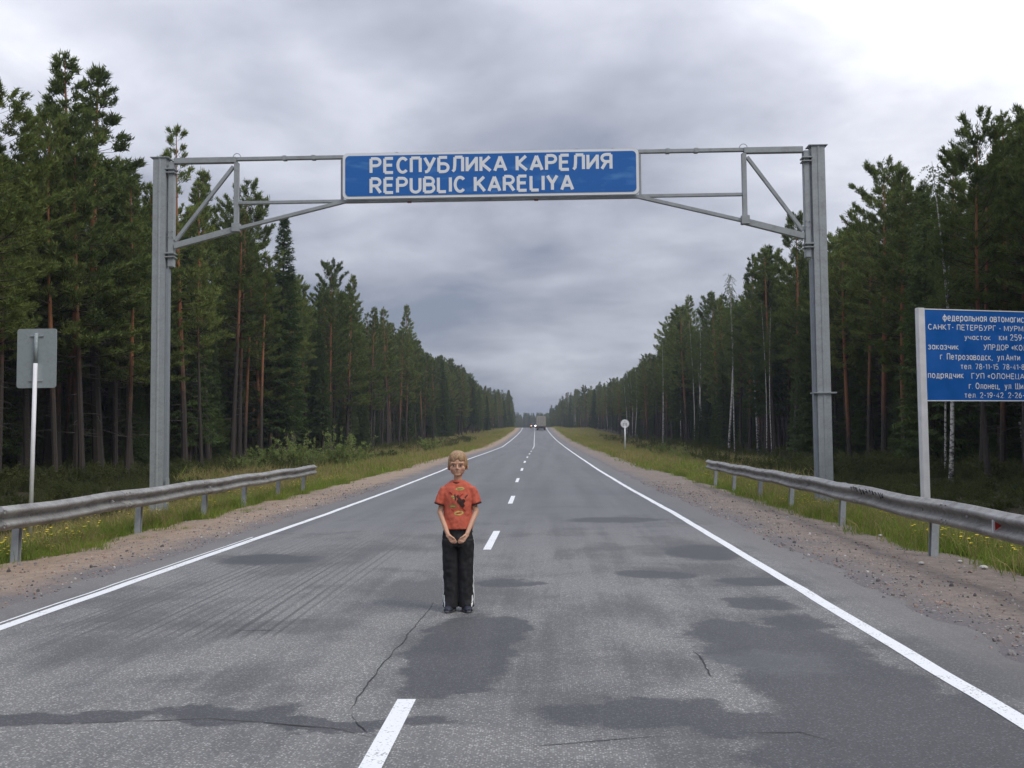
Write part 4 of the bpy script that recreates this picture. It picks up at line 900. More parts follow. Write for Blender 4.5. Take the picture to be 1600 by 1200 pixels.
def text_width(s, gap=.27, th=.165): return sum(GLY[c_][0]+gap for c_ in s)-gap+th
def stroke_line(s, x0, x1, z0, z1, y, parent, m_, th=.145, gap=.27, name='lettering'):
    kx = (x1-x0)/text_width(s, gap, th); h_ = z1-z0; kz = h_*(1-th*.8); cur = x0+th/2*kx; r_ = th*h_/2; q = MB()
    for c_ in s:
        w_, st_ = GLY[c_]
        for pl in st_:
            pl = [p for j, p in enumerate(pl) if j == 0 or math.dist(p, pl[j-1]) > .01]; q.tube([(cur+a*kx, y, z0+r_*.9+b*kz) for a, b in pl], r_, 6)
        cur += (w_+gap)*kx
    for v in q.b.verts: v.co.y = y+(v.co.y-y)*.08
    for f in q.b.faces: f.smooth = False
    q.build(name, m_, parent)
cw, ch = sR-sL, sT-sB
gs_ = thing('road_sign', 'wide blue bilingual republic border sign with white lettering hanging over the road', 'sign', ((sL+sR)/2, GY-.12, (sT+sB)/2))
MB().prism([(x, z) for x, z in rrect(cw, ch, .12)], -.035, (0, 0, 0)).build('white_border', M_LETTER, gs_)
MB().prism([(x, z) for x, z in rrect(cw-.13, ch-.13, .10)], .006, (0, -.002, 0)).build('panel', M_BLUE, gs_)
MB().prism([(x, z) for x, z in rrect(cw+.02, ch+.02, .13)], .02, (0, .045, 0)).build('panel_rim', M_GAND, gs_)
for v in (): pass
def sgn(px, py): p = at(px, py, GY-.16); return p.x-gs_.location.x, p.z-gs_.location.z
for s, xa, xb, yt, yb in (('РЕСПУБЛИКА КАРЕЛИЯ', 577, 957, 242.5, 268.5), ('REPUBLIC KARELIYA', 577, 897, 274.5, 300.5)):
    xm = (xa+xb)/2; stroke_text(s, sgn(xa, yb)[0], sgn(xb, yt)[0], sgn(xm, yb)[1], sgn(xm, yt)[1], -.012, gs_, M_LETTER, .185)

# ------------------------------------------------------------------ info board on the right
IY = 22.0; pt = at(1437, 482, IY); pb = at(1437, 627, IY); zg = float(terr(pt.x, IY)); YA = R(17)
bd = thing('info_board', 'blue highway works board with white Russian text on a white post', 'sign', (pt.x, IY, zg), YA)
H1 = pt.z-zg; H0 = pb.z-zg
MB().box((0, 0, (H1+.02)/2-.1), (.175, .12, H1+.2), None, .012).build('post', M_WHITE, bd)
MB().box((0, 0, .22), (.182, .127, .55)).build('post_base', M_BLACK, bd)
BW = 3.05
MB().box((BW+.19, 0, (H1+.02)/2-.1), (.175, .12, H1+.2), None, .012).build('post', M_WHITE, bd)
MB().box((.095+BW/2, 0, (H1+H0)/2), (BW, .05, H1-H0), None, .004).build('panel', M_BLUE2, bd)
for z in (H1-.012, H0+.012): MB().box((.095+BW/2, -.027, z), (BW, .012, .022)).build('panel_rim', M_LETTER, bd)
iv = bd.matrix_basis.inverted()
def brd(px, py):
    """pixel -> board plane (local x, z)"""
    o_ = Vector((CAM_X, 0, CAM_H)); d = FW+RT*((px-800)/F)-UP*((py-600)/F); mw = Matrix.Translation((pt.x, IY, zg)) @ Matrix.Rotation(YA, 4, 'Z'); n_ = mw.to_3x3() @ Vector((0, -1, 0)); p0 = mw @ Vector((0, -.03, 0))
    t_ = (p0-o_).dot(n_)/d.dot(n_); return mw.inverted() @ (o_+d*t_)
rows = [('федеральная автомагис', 1473, 1600, 492, 501.5, 0), ('САНКТ- ПЕТЕРБУРГ - МУРМ', 1450, 1599, 506, 515, 1), ('участок', 1507, 1548, 524, 531, 0), ('км 259-', 1561, 1601, 522, 532, 1), ('заказчик', 1450, 1498, 538, 546, 0), ('УПРДОР «КО', 1537, 1598, 538, 547, 1),
        ('г. Петрозаводск,  ул.Анти', 1469, 1594, 552, 562, 1), ('тел. 78-11-15. 78-41-8', 1501, 1601, 568, 577, 1), ('подрядчик', 1450, 1506, 582.5, 591, 0), ('ГУП «ОЛОНЕЦА', 1518, 1601, 583, 592, 1), ('г. Олонец,  ул. Ши', 1514, 1599, 598, 608, 1), ('тел. 2-19-42. 2-26-', 1507, 1601, 613, 622, 1)]
tails = {0: 'траль', 1: 'АНСК', 5: 'ЛА»'}
for i, (s, xa, xb, yt, yb, caps) in enumerate(rows):
    a_, b_ = brd(xa, yb), brd(xb, yb); t_ = brd(xa, yt); h_ = (t_.z-a_.z)*(1. if caps else 1.2); s2 = s+tails.get(i, ''); w_ = (b_.x-a_.x)*text_width(s2)/text_width(s)
    stroke_line(s2, a_.x, a_.x+w_, a_.z, a_.z+h_, -.029, bd, M_LETTER)

# ------------------------------------------------------------------ sign seen from the back, left
SY = 18.4; p0, p1 = at(29, 514, SY), at(88, 605, SY); c = at(58, 560, SY); gx = at(50, 780, SY).x; zg = float(terr(gx, SY))
bs = thing('road_sign', 'blank grey back of a rectangular sign on a leaning white post, left rail', 'sign', (gx, SY, zg))
tx = c.x-gx; M_SBACK = galv('sign_back_metal', (.34, .39, .40), .45, .3); h_ = p0.z-p1.z; w_ = p1.x-p0.x
MB().prism([(tx+x*1.0, c.z-zg+z) for x, z in rrect(w_, h_, .05)], -.004, (0, -.0, 0)).build('panel', M_SBACK, bs)
MB().loft([[(tx+x*k_, -.012+o2, c.z-zg+z*k2) for x, z in rrect(w_, h_, .05)] for k_, k2, o2 in ((1, 1, 0), (1.0, 1., .014), (1.012, 1.008, .014), (1.012, 1.008, -.008))], smooth=False).build('panel_rim', M_SBACK, bs)
zt_ = at(58, 568, SY).z-zg
topx = tx+.0; pz = lambda z: z/(c.z-zg)*topx
MB().tube([(pz(.1)-.0, -.055, .0), (pz(.30), -.055, .32)], .036, 12).build('post_base', M_BLACK, bs)
MB().tube([(pz(.32), -.055, .32), (pz(zt_), -.055, zt_)], .039, 12).build('post', M_WHITE, bs)
MB().tube([(pz(zt_), -.055, zt_), (pz(h_/2+c.z-zg-.08), -.055, h_/2+c.z-zg-.08)], .036, 12).build('post_top', M_SBACK, bs)
for z in (c.z-zg+h_*.38, c.z-zg-h_*.38): MB().box((pz(z), -.03, z), (.26, .022, .03), None, .005).build('mounting_bracket', M_POST, bs)

# ------------------------------------------------------------------ round sign far right
RY = 78.; c = at(977.5, 662, RY); gx = at(977, 706, RY).x; zg = float(terr(gx, RY)); rs = thing('road_sign', 'small round white sign on a white post with black foot on the right verge', 'sign', (gx, RY, zg))
hz = c.z-zg; circ = lambda r_: [(r_*math.cos(a), hz+r_*math.sin(a)) for a in np.linspace(0, 2*math.pi, 32, endpoint=False)]
M_GREYP = mat('grey_paint', (.30, .31, .32), .6)
MB().prism(circ(.35), -.02, (0, -.02, 0)).build('rim', M_GREYP, rs); MB().prism(circ(.315), .004, (0, -.022, 0)).build('face', M_WHITE, rs)
q = MB()
for zz_, ww in ((.13, .10), (.02, .30), (-.10, .36)): q.box((0, -.032, hz+zz_), (ww, .006, .06))
q.box((0, -.033, hz+.06), (.05, .006, .34)); q.build('symbol', M_GREYP, rs)
MB().tube([(0, .02, .35), (0, .02, hz+.2)], .06, 10).build('post', M_WHITE, rs); MB().tube([(0, .02, -.2), (0, .02, .35)], .055, 10).build('post_base', M_BLACK, rs)

# ------------------------------------------------------------------ truck and oncoming car
M_BOX = mat('trailer_curtain', (.33, .31, .27), .7, var=.12, vscale=1.5); M_DARK = mat('chassis_dark', (.035, .04, .045), .6); M_TYRE = mat('tyre_rubber', (.02, .02, .02), .9); M_CAB = mat('cab_paint', (.30, .33, .36), .4)
M_GLASS = mat('dark_glass', (.02, .025, .03), .12); M_TAIL = mat('tail_lamp', (.30, .02, .02), .4)
TY = 268.; TX = at(845.5, 665, TY).x; tk = thing('truck', 'grey box-bodied lorry driving away at the far crest of the road', 'truck', (TX, TY, float(prof(TY))), .01)
MB().box((0, 4.5, 2.45), (2.45, 9.0, 2.75), None, .04).build('cargo_box', M_BOX, tk)
for s_ in (-1, 1): MB().box((s_*.60, -.02, 2.4), (1.14, .05, 2.5), None, .01).build('rear_door', M_BOX, tk)
for x in (-.75, -.25, .25, .75): MB().box((x, -.06, 2.4), (.04, .04, 2.4)).build('door_bar', M_DARK, tk)
MB().box((0, 4.5, .88), (1.1, 9.2, .3)).build('chassis', M_DARK, tk); MB().box((0, -.05, .55), (2.4, .12, .22), None, .02).build('rear_bumper', M_DARK, tk)
MB().box((0, 10.3, 2.0), (2.4, 1.9, 2.5), None, .12).build('cab', M_CAB, tk)
for s_ in (-1, 1):
    MB().box((s_*.95, -.12, .82), (.4, .05, .14), None, .01).build('tail_light', M_TAIL, tk)
    for y in (1.2, 2.4, 9.9): MB().tube([(s_*.82, y, .48), (s_*1.2, y, .48)], .48, 18).build('wheel', M_TYRE, tk)
    MB().box((s_*.92, .3, .55), (.55, .03, .5)).build('mud_flap', M_DARK, tk)
CY = 296.; CX = at(833.5, 665, CY).x; M_CARP = mat('car_paint', (.05, .06, .09), .3, coat=.6); cr = thing('car', 'dark oncoming car with headlights lit beside the distant lorry', 'car', (CX, CY, float(prof(CY))), 0)
def side_loft(outl, w1, w2): return [[(x, y, z) for y, z in outl] for x in (-w1, -w2, w2, w1)]
body = [(-2.1, .35), (-2.15, .62), (-2., .80), (-1.0, .92), (2.0, .95), (2.15, .7), (2.1, .35)]
MB().loft([[(x, y*k_, .28+(z-.28)*k_) for y, z in body] for x, k_ in ((-.86, .95), (-.80, 1), (.80, 1), (.86, .95))], smooth=False).build('body', M_CARP, cr)
cab_ = [(-1.0, .92), (-.35, 1.42), (1.1, 1.42), (1.7, .95)]
MB().loft([[(x*(1 if z < 1 else .8), y, z) for y, z in cab_] for x in (-.76, .76)], smooth=False).build('cabin_glass', M_GLASS, cr); MB().box((0, .38, 1.43), (1.2, 1.35, .04), None, .015).build('roof', M_CARP, cr)
MB().box((0, -2.16, .45), (1.5, .08, .16), None, .02).build('bumper', M_DARK, cr); MB().box((0, -2.12, .66), (.7, .06, .12), None, .01).build('grille', M_DARK, cr)
M_HEAD = bpy.data.materials.new('headlamp_lit'); M_HEAD.use_nodes = True; b_ = M_HEAD.node_tree.nodes['Principled BSDF']; b_.inputs['Emission Color'].default_value = (1, .93, .8, 1); b_.inputs['Emission Strength'].default_value = 18
M_HEAD2 = M_HEAD.copy(); M_HEAD2.name = 'headlamp_amber'; b_ = M_HEAD2.node_tree.nodes['Principled BSDF']; b_.inputs['Emission Color'].default_value = (1, .42, .08, 1); b_.inputs['Emission Strength'].default_value = 4
for s_, mm in ((-1, M_HEAD2), (1, M_HEAD)):
    MB().ell((s_*.62, -2.13, .66), (.15, .05, .10)).build('headlight', mm, cr)
    for y in (-1.35, 1.35): MB().tube([(s_*.64, y, .32), (s_*.86, y, .32)], .32, 16).build('wheel', M_TYRE, cr)

# ------------------------------------------------------------------ the boy
def skin_mat():
    M_ = bpy.data.materials.new('skin'); M_.use_nodes = True; t = NT(M_.node_tree); b = t.n['Principled BSDF']; tcx = t.new('ShaderNodeTexCoord').outputs['Object']
    n = t.noise(tcx, 18, 3, .5).outputs[0]; col = t.mix(n, (.56, .31, .20), (.64, .38, .26))
    for cpos, rr_, cc in (((0, -.085, 1.244), .020, (.40, .14, .11)), ((-.042, -.075, 1.268), .026, (.50, .24, .17)), ((.042, -.075, 1.268), .026, (.50, .24, .17)), ((0, -.11, 1.285), .018, (.52, .25, .18))):
        q_ = t.vmath('LENGTH', t.vmath('MULTIPLY', t.vmath('SUBTRACT', tcx, cpos).outputs[0], (1, 1, 2.6 if cc[1] < .2 else 1)).outputs[0]).outputs['Value']
        col = t.mix(t.math('MULTIPLY', t.mapr(q_, rr_, rr_*.35, 0, 1, True), .75), col, cc)
    t.l.new(col, b.inputs['Base Color']); b.inputs['Roughness'].default_value = .55; b.inputs['Subsurface Weight'].default_value = .12; b.inputs['Subsurface Radius'].default_value = (.012, .004, .002); b.inputs['Subsurface Scale'].default_value = 1.; return M_
def remesh(q, voxel, smooth=4, f_=.5):
    me = q.mesh('tmp'); ob = bpy.data.objects.new('tmp', me); COL.objects.link(ob); m1 = ob.modifiers.new('r', 'REMESH'); m1.mode = 'VOXEL'; m1.voxel_size = voxel; m1.use_smooth_shade = True
    if smooth: m2 = ob.modifiers.new('s', 'SMOOTH'); m2.factor = f_; m2.iterations = smooth
    dg = bpy.context.evaluated_depsgraph_get(); r_ = bpy.data.meshes.new_from_object(ob.evaluated_get(dg)); bpy.data.objects.remove(ob); bpy.data.meshes.remove(me)
    r_.polygons.foreach_set('use_smooth', [True]*len(r_.polygons)); return r_
def warp(me, fn):
    v = np.empty(len(me.vertices)*3, np.float32); me.vertices.foreach_get('co', v); v = v.reshape(-1, 3).astype(float); v = fn(v); me.vertices.foreach_set('co', v.astype(np.float32).ravel()); me.update()
def cap(q, a, b, ra, rb, n=14):
    """tapered capsule"""
    a, b = Vector(a), Vector(b); d = (b-a); L = d.length; d.normalize(); pts = []; rs = []
    for k_ in range(5): t_ = math.pi/2*(1-k_/4); pts.append(a-d*ra*math.sin(t_)); rs.append(max(ra*math.cos(t_), .0006))
    for k_ in range(5): t_ = math.pi/2*k_/4; pts.append(b+d*rb*math.sin(t_)); rs.append(max(rb*math.cos(t_), .0006))
    q.tube(pts, rs, n)
def ring(c, rx, ry, n=20, tilt=0, sq=2.0):
    P = []
    for k_ in range(n):
        a = 2*math.pi*k_/n; cx_, sx_ = math.cos(a), math.sin(a); f = (abs(cx_)**sq+abs(sx_)**sq)**(-1/sq); P.append((c[0]+rx*cx_*f, c[1]+ry*sx_*f, c[2]+tilt*cx_*rx))
    return P
BX, BY = .11, 9.0
boy = thing('person', 'young boy in orange-red printed t-shirt and black track trousers standing on the road', 'person', (BX, BY, 0.0), R(2))
q = MB()
# legs and torso under the clothes, neck, head
for s in (-1, 1):
    cap(q, (s*.060, .004, .66), (s*.062, .0, .37), .052, .040); cap(q, (s*.062, .0, .37), (s*.066, .014, .07), .040, .024); cap(q, (s*.068, .016, .045), (s*.088, -.085, .034), .022, .014)
    cap(q, (s*.110, .003, 1.070), (s*.162, .0, .885), .032, .027); cap(q, (s*.162, 0, .885), (s*.086, -.125, .700), .027, .0185)
    # hand: palm, four fingers curled inwards, thumb
    wr = Vector((s*.085, -.130, .692)); kn = Vector((s*.044, -.156, .650)); pw_ = Vector((s*.80, .12, -.58)).normalized()
    for o9 in (-.013, 0, .013): cap(q, wr+pw_*o9*.6, wr.lerp(kn, .85)+pw_*o9, .0125, .0115, 10)
    dirv = (kn-wr).normalized()
    pv_ = Vector((s*.80, .12, -.58)).normalized()
    for dy, L1, L2, fo in ((-.0215, .027, .020, -.2), (-.0070, .030, .023, .0), (.0075, .028, .022, .15), (.0210, .022, .017, .3)):
        b0 = kn+pv_*dy-dirv*.010; b1 = b0+(dirv+Vector((-s*(.15+fo*.4), -.12, -.20))).normalized()*L1; b2 = b1+(dirv*.5+Vector((-s*(.35+fo), .45, -.35))).normalized()*L2
        cap(q, b0, b1, .0070, .0064, 8); cap(q, b1, b2, .0064, .0054, 8)
    th0 = wr.lerp(kn, .35)+Vector((-s*.004, -.018, .010)); th1 = th0+Vector((-s*.6, -.25, -.35)).normalized()*.030; th2 = th1+Vector((-s*.75, .0, -.55)).normalized()*.022; cap(q, th0, th1, .0095, .0080, 8); cap(q, th1, th2, .0080, .0066, 8)
q.loft([ring((0, 0, .62), .09, .055), ring((0, 0, .70), .098, .062), ring((0, 0, .82), .095, .066), ring((0, 0, .95), .108, .070), ring((0, 0, 1.06), .120, .065), ring((0, .005, 1.11), .105, .052), ring((0, .01, 1.15), .05, .045)])
cap(q, (0, .012, 1.10), (0, .0, 1.24), .039, .037)
# head: skull, jaw, cheeks, nose, lips, ears, brow
q.ell((0, .004, 1.325), (.073, .090, .093), None, 24, 16); q.ell((0, -.020, 1.266), (.062, .064, .058), None, 20, 14); cap(q, (-.008, -.060, 1.223), (.008, -.060, 1.223), .018, .018)
for s in (-1, 1):
    q.ell((s*.036, -.046, 1.274), (.027, .029, .030)); q.ell((s*.077, .008, 1.287), (.009, .018, .026), Matrix.Rotation(s*.25, 3, 'Z')); cap(q, (s*.016, -.078, 1.324), (s*.046, -.068, 1.324), .009, .008)
    q.ell((s*.008, -.090, 1.2735), (.0065, .008, .0055))
cap(q, (0, -.082, 1.305), (0, -.095, 1.2775), .0065, .0085); cap(q, (-.015, -.076, 1.2475), (.015, -.076, 1.2475), .0062, .0062); cap(q, (-.011, -.0755, 1.2405), (.011, -.0755, 1.2405), .0066, .0066)
me = remesh(q, .0032, 3)
def face(v):
    for s in (-1, 1):
        d = (v-np.array([s*.029, -.082, 1.302]))*np.array([1/.017, 1/.05, 1/.011]); w_ = np.exp(-(d**2).sum(1)); v[:, 1] += .010*w_
    d = (v-np.array([0, -.085, 1.2445]))*np.array([1/.022, 1/.04, 1/.0028]); v[:, 1] += .003*np.exp(-(d**2).sum(1)); v[:, 0] *= 1+.10*np.clip((v[:, 2]-1.20)/.03, 0, 1); return v
warp(me, face); M_SKIN = skin_mat(); body_ = link('body', me, M_SKIN, boy)
M_EYE = mat('eye_white', (.62, .60, .58), .3); M_IRIS = mat('iris', (.025, .03, .035), .2); M_BROW = mat('eyebrow_hair', (.20, .12, .07), .8)
for s in (-1, 1):
    ey = MB().ell((s*.032, -.0745, 1.3015), (.0125, .0105, .0070)).build('eye', M_EYE, boy); MB().ell((s*.032, -.0835, 1.3010), (.0058, .003, .0058)).build('iris', M_IRIS, ey)
    MB().tube([(s*.017, -.0905, 1.3175), (s*.033, -.0885, 1.3215), (s*.051, -.0780, 1.3175)], [.0022, .0032, .0018], 6).build('eyebrow', M_BROW, boy)
    MB().tube([(s*.018, -.0860, 1.3035), (s*.032, -.0885, 1.3085), (s*.046, -.0810, 1.3035)], [.0012, .0022, .0012], 6).build('eyelid', mat('eyelid_brow_shade', (.22, .11, .075), .7) if s < 0 else bpy.data.materials['eyelid_brow_shade'], boy)  # lid colour darkened to paint in the shade under the brow
# hair: bowl of many locks with a parted fringe
q = MB(); r2 = random.Random(3); q.ell((0, .018, 1.350), (.080, .088, .080), None, 20, 14); crown = Vector((.005, .03, 1.432))
for k_ in range(120):
    a = 2*math.pi*k_/120+r2.uniform(-.03, .03); dx, dy = math.sin(a), -math.cos(a)    # a = 0 is the front
    fr = math.cos(a); side_ = abs(math.sin(a))
    zend = (1.345+.004*math.cos(a*9) if fr > .62 else (1.300 if fr > .30 else 1.288)) if fr > -.1 else 1.265
    zend += r2.uniform(-.014, .012)
    if fr > .75 and abs(dx) < .10: zend += .012
    lift = r2.uniform(0, .006); pts = []
    for j in range(7):
        t_ = j/6; ph = t_*1.55; rx, ry = .076+lift, .090+lift; z = zend+(1.430-zend)*math.cos(ph)
        rr_ = math.sin(ph)**.75; pts.append((dx*rx*rr_*(1.0 if t_ < .9 else 1.0), .008+dy*ry*rr_+(0.004*(1-t_)), z))
    q.tube(pts, [.007, .009, .010, .010, .009, .007, .003], 6)
me = remesh(q, .0042, 1); warp(me, lambda v: v*np.array([1.08, 1., 1.]))
M_HAIR = bpy.data.materials.new('hair_fair'); M_HAIR.use_nodes = True; t = NT(M_HAIR.node_tree); tcx = t.new('ShaderNodeTexCoord').outputs['Object']; mpz = t.new('ShaderNodeMapping'); t.l.new(tcx, mpz.inputs[0]); mpz.inputs['Scale'].default_value = (160, 160, 18)
t.l.new(t.mix(t.mapr(t.noise(mpz.outputs[0], 1, 3, .6).outputs[0], .35, .65), (.23, .135, .068), (.50, .32, .175)), t.n['Principled BSDF'].inputs['Base Color']); t.n['Principled BSDF'].inputs['Roughness'].default_value = .55
bp_ = t.new('ShaderNodeBump'); bp_.inputs['Distance'].default_value = .003; t.l.new(t.noise(mpz.outputs[0], 1, 3, .6).outputs[0], bp_.inputs['Height']); t.l.new(bp_.outputs[0], t.n['Principled BSDF'].inputs['Normal'])
link('hair', me, M_HAIR, boy)
# t-shirt
q = MB()
q.loft([ring((0, -.004, .735), .137, .104, 24, 0, 2.3), ring((0, -.002, .80), .132, .098, 24, 0, 2.3), ring((0, 0, .90), .129, .092, 24, 0, 2.3), ring((0, 0, 1.00), .134, .090, 24, 0, 2.3), ring((0, .002, 1.06), .138, .082, 24, 0, 2.1), ring((0, .004, 1.105), .134, .072, 24), ring((0, .007, 1.132), .116, .062, 24), ring((0, .009, 1.150), .088, .055, 24), ring((0, .010, 1.170), .055, .052, 24)])
for s in (-1, 1): q.loft([[tuple(Vector(c_)+Matrix.Rotation(s*R(-16), 3, 'Y') @ Vector(p)) for p in ring((0, 0, 0), rx, ry, 18)] for c_, rx, ry in (((s*.088, .004, 1.108), .032, .042), ((s*.116, .004, 1.098), .040, .048), ((s*.136, .002, 1.062), .043, .050), ((s*.150, .0, 1.012), .046, .052), ((s*.163, -.003, .962), .050, .054))])
me = remesh(q, .006, 5)
def wrinkle(amp, sc_, st):
    def fn(v):
        out_ = v.copy(); 
        for i in range(len(v)):
            p = Vector(v[i]); k_ = mnoise.noise(Vector((p.x*sc_[0], p.y*sc_[1], p.z*sc_[2]+st)))*amp
            c_ = Vector((p.x, p.y, 0)); out_[i, 0] += k_*(1 if p.x > 0 else -1)*.5; out_[i, 1] += k_*(1 if p.y > 0 else -1)
        return out_
    return fn
warp(me, wrinkle(.011, (17, 17, 9), 1.)); warp(me, wrinkle(.004, (40, 40, 30), 4.))
M_SHIRT = mat('shirt_orange_red', (.55, .115, .065), .85, var=.10, vscale=25, bump=.25, bscale=300); shirt = link('t_shirt', me, M_SHIRT, boy)
bv = BVHTree.FromPolygons([v.co[:] for v in me.vertices], [p.vertices[:] for p in me.polygons])
M_TRIM = mat('shirt_trim', (.05, .012, .012), .8)
MB().tube([(.052*math.cos(a), .008-.050*math.sin(a)-.004, 1.160-.014*max(0, math.sin(a))) for a in np.linspace(0, 2*math.pi, 25)], .0062, 8, False).build('collar', M_TRIM, boy)
for s in (-1, 1):
    MB().loft([[tuple(Vector((s*.163, -.003, .962+dz))+Matrix.Rotation(s*R(-16), 3, 'Y') @ Vector(p)) for p in ring((0, 0, 0), rx, rx, 18)] for dz, rx in ((-.013, .046), (-.013, .0515), (-.001, .0520), (-.001, .046))]).build('sleeve_hem', M_TRIM, boy)
def decal(poly, m_, name='print', off=.0015, bv_=None, step=.0024, ax='y', sgn_=1, parent=None):
    xs_ = [p[0] for p in poly]; zs_ = [p[1] for p in poly]; bvx = bv_ or bv
    def inside(x, z):
        c_ = False; j = len(poly)-1
        for i in range(len(poly)):
            if (poly[i][1] > z) != (poly[j][1] > z) and x < (poly[j][0]-poly[i][0])*(z-poly[i][1])/(poly[j][1]-poly[i][1])+poly[i][0]: c_ = not c_
            j = i
        return c_
    nx_, nz_ = int((max(xs_)-min(xs_))/step)+2, int((max(zs_)-min(zs_))/step)+2; idx = {}; V_ = []; Q_ = []
    def vert(i, j):
        if (i, j) not in idx:
            x, z = min(xs_)+i*step, min(zs_)+j*step
            o_, d_ = (Vector((x, -1, z)), Vector((0, 1, 0))) if ax == 'y' else (Vector((sgn_, x, z)), Vector((-sgn_, 0, 0)))
            h, nrm, *_ = bvx.ray_cast(o_, d_)
            if h is None: idx[(i, j)] = None
            else: V_.append(tuple(h-d_*off)); idx[(i, j)] = len(V_)-1
        return idx[(i, j)]
    for i in range(nx_):
        for j in range(nz_):
            if inside(min(xs_)+(i+.5)*step, min(zs_)+(j+.5)*step):
                f = [vert(i, j), vert(i+1, j), vert(i+1, j+1), vert(i, j+1)]
                if None not in f: Q_.append(f)
    if Q_: link(name, mesh(name, V_, Q_, True), m_, parent or shirt)
oval = lambda cx_, cz_, rx, rz, t_=0: [(cx_+rx*math.cos(a)*math.cos(t_)-rz*math.sin(a)*math.sin(t_), cz_+rx*math.cos(a)*math.sin(t_)+rz*math.sin(a)*math.cos(t_)) for a in np.linspace(0, 6.283, 20, endpoint=False)]
M_PY = mat('print_yellow', (.55, .42, .12), .8); M_PG = mat('print_green', (.20, .22, .07), .8); M_PK = mat('print_dark', (.05, .018, .015), .8); M_PR = mat('print_red', (.36, .035, .02), .8)
for o_, mi, mo in ((oval(.022, 1.095, .040, .014, .08), M_PG, M_PY), (oval(-.035, 1.020, .025, .010, -.6), M_PG, M_PY), (oval(-.040, .942, .038, .012, .05), M_PY, M_PG), (oval(.012, .880, .042, .019, .1), M_PR, M_PY)):
    decal(o_, mo); cx_, cz_ = np.mean([p[0] for p in o_]), np.mean([p[1] for p in o_]); decal([(cx_+(p[0]-cx_)*.66, cz_+(p[1]-cz_)*.35) for p in o_], mi, off=.0025)
decal([(-.012, 1.03), (.008, 1.045), (.02, 1.02), (.038, 1.0), (.06, 1.005), (.072, .985), (.056, .965), (.066, .945), (.05, .925), (.03, .935), (.018, .955), (.0, .97), (-.008, .99), (.004, 1.005)], M_PK, off=.002)
decal([(-.03, 1.045), (-.018, 1.05), (-.01, 1.00), (-.022, .985)], M_PK, off=.002); decal([(-.06, .91), (-.052, .918), (-.03, .90), (-.036, .89)], M_PR, off=.002); decal([(.03, .925), (.04, .93), (.075, .90), (.07, .89)], M_PR, off=.002); decal([(-.075, 1.06), (-.068, 1.07), (-.045, 1.05), (-.05, 1.04)], M_PR, off=.002)
decal([(.008, 1.03), (.05, 1.055), (.056, 1.047), (.016, 1.015)], M_PR, off=.002); decal([(.062, 1.02), (.088, 1.045), (.092, 1.036), (.07, 1.008)], M_PK, off=.002)
# trousers: loose, dark, white side stripes
q = MB(); q.loft([ring((0, 0, .58), .130, .086, 20, 0, 2.4), ring((0, 0, .66), .142, .096, 20, 0, 2.3), ring((0, 0, .74), .128, .092), ring((0, 0, .785), .118, .084)])
for s in (-1, 1): q.loft([ring((s*c_, y_, z_), rx, ry, 18, 0, 2.4) for z_, c_, y_, rx, ry in ((.64, .070, 0, .074, .088), (.55, .070, 0, .074, .082), (.42, .069, -.002, .072, .074), (.28, .068, .004, .070, .072), (.14, .070, .010, .070, .076), (.075, .071, .006, .071, .082), (.040, .072, .006, .070, .083))])
me = remesh(q, .006, 3); warp(me, wrinkle(.012, (15, 15, 8), 7.)); warp(me, wrinkle(.006, (30, 30, 24), 2.))
M_TROU = mat('track_trousers_black', (.012, .012, .014), .75, var=.2, vscale=30); tr = link('trousers', me, M_TROU, boy)
bt = BVHTree.FromPolygons([v.co[:] for v in me.vertices], [p.vertices[:] for p in me.polygons])
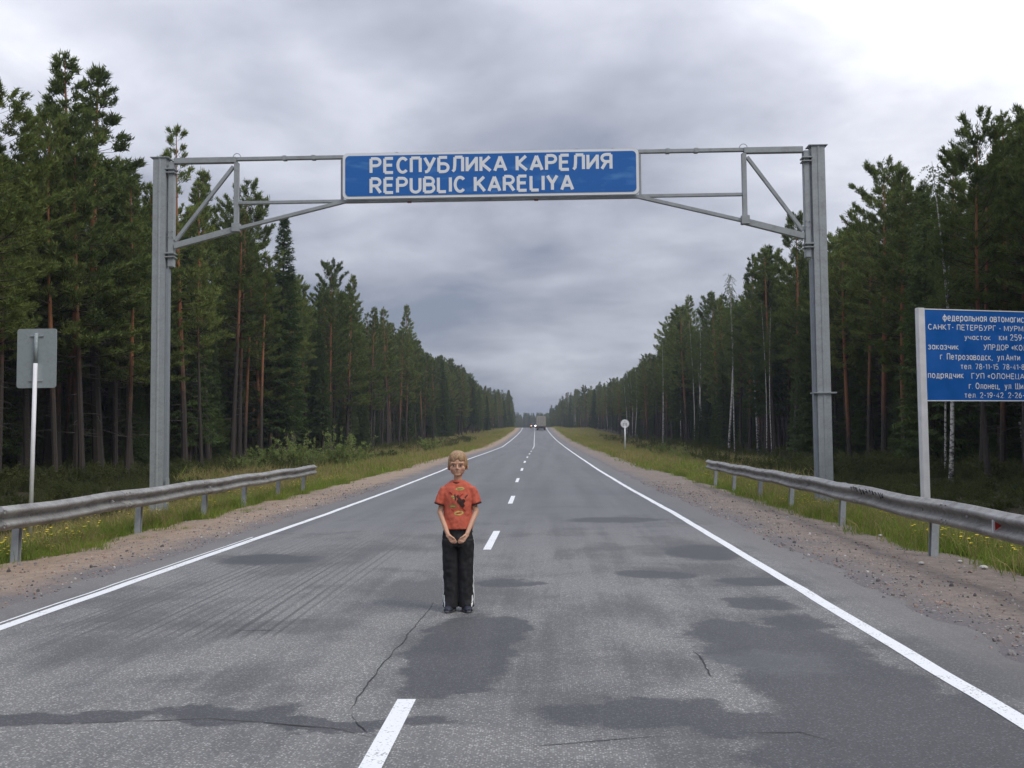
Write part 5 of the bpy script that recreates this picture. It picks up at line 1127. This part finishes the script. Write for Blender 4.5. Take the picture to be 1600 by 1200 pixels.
for s in (-1, 1):
    for y_ in (-.018, .004): decal([(y_-.006, .06), (y_+.006, .06), (y_+.004, .70), (y_-.008, .70)], M_LETTER, 'side_stripe', .002, bt, .006, 'x', s, tr)
    decal([(s*.122-.006, .05), (s*.122+.006, .05), (s*.128+.004, .15), (s*.128-.004, .15)], M_LETTER, 'hem_panel', .002, bt, .005, 'y', 1, tr)
# shoes
M_SHOE = mat('shoe_navy', (.022, .026, .042), .6, var=.2, vscale=40); M_SOLE = mat('shoe_sole', (.10, .10, .11), .8)
for s in (-1, 1):
    rot = Matrix.Rotation(s*R(14), 3, 'Z'); c0 = Vector((s*.064, .02, 0)); q = MB()
    q.loft([[tuple(c0+rot @ Vector(p)) for p in ring((0, y_, z_), rx, rz, 14)] for y_, z_, rx, rz in ((.0, .014, .040, .075), (0, .03, .041, .078))]); sh_ = []
    up_ = MB(); up_.loft([[tuple(c0+rot @ Vector((rx*math.cos(a), y_, .018+max(0, math.sin(a))*hh)))for a in np.linspace(0, 2*math.pi, 16, endpoint=False)] for y_, rx, hh in ((.055, .018, .05), (.045, .032, .075), (.015, .037, .085), (-.03, .038, .075), (-.07, .042, .052), (-.11, .040, .040), (-.135, .030, .030), (-.145, .014, .018))])
    so_ = MB(); so_.loft([[tuple(c0+rot @ Vector((x*1.0, y, z))) for x, y in [(w_*math.cos(a), -.045+.108*math.sin(a)) for a in np.linspace(0, 2*math.pi, 20, endpoint=False)]] for z, w_ in ((.002, .041), (.012, .044), (.022, .043))])
    so1 = up_.build('shoe', M_SHOE, boy); so_.build('sole', M_SOLE, so1)

# ------------------------------------------------------------------ haze
HZ = bpy.data.materials.new('haze'); HZ.use_nodes = True; t = NT(HZ.node_tree); t.n.clear(); o_ = t.new('ShaderNodeOutputMaterial'); vp_ = t.new('ShaderNodeVolumePrincipled')
vp_.inputs['Color'].default_value = (.80, .86, 1., 1); vp_.inputs['Density'].default_value = .00034; vp_.inputs['Anisotropy'].default_value = .2; t.l.new(vp_.outputs[0], o_.inputs['Volume'])
MB().box((0, 750, 20), (6100, 4600, 48)).build('haze', HZ, None, kind='stuff', label='thin pale air haze filling the road corridor')
SC.cycles.volume_bounces = 0
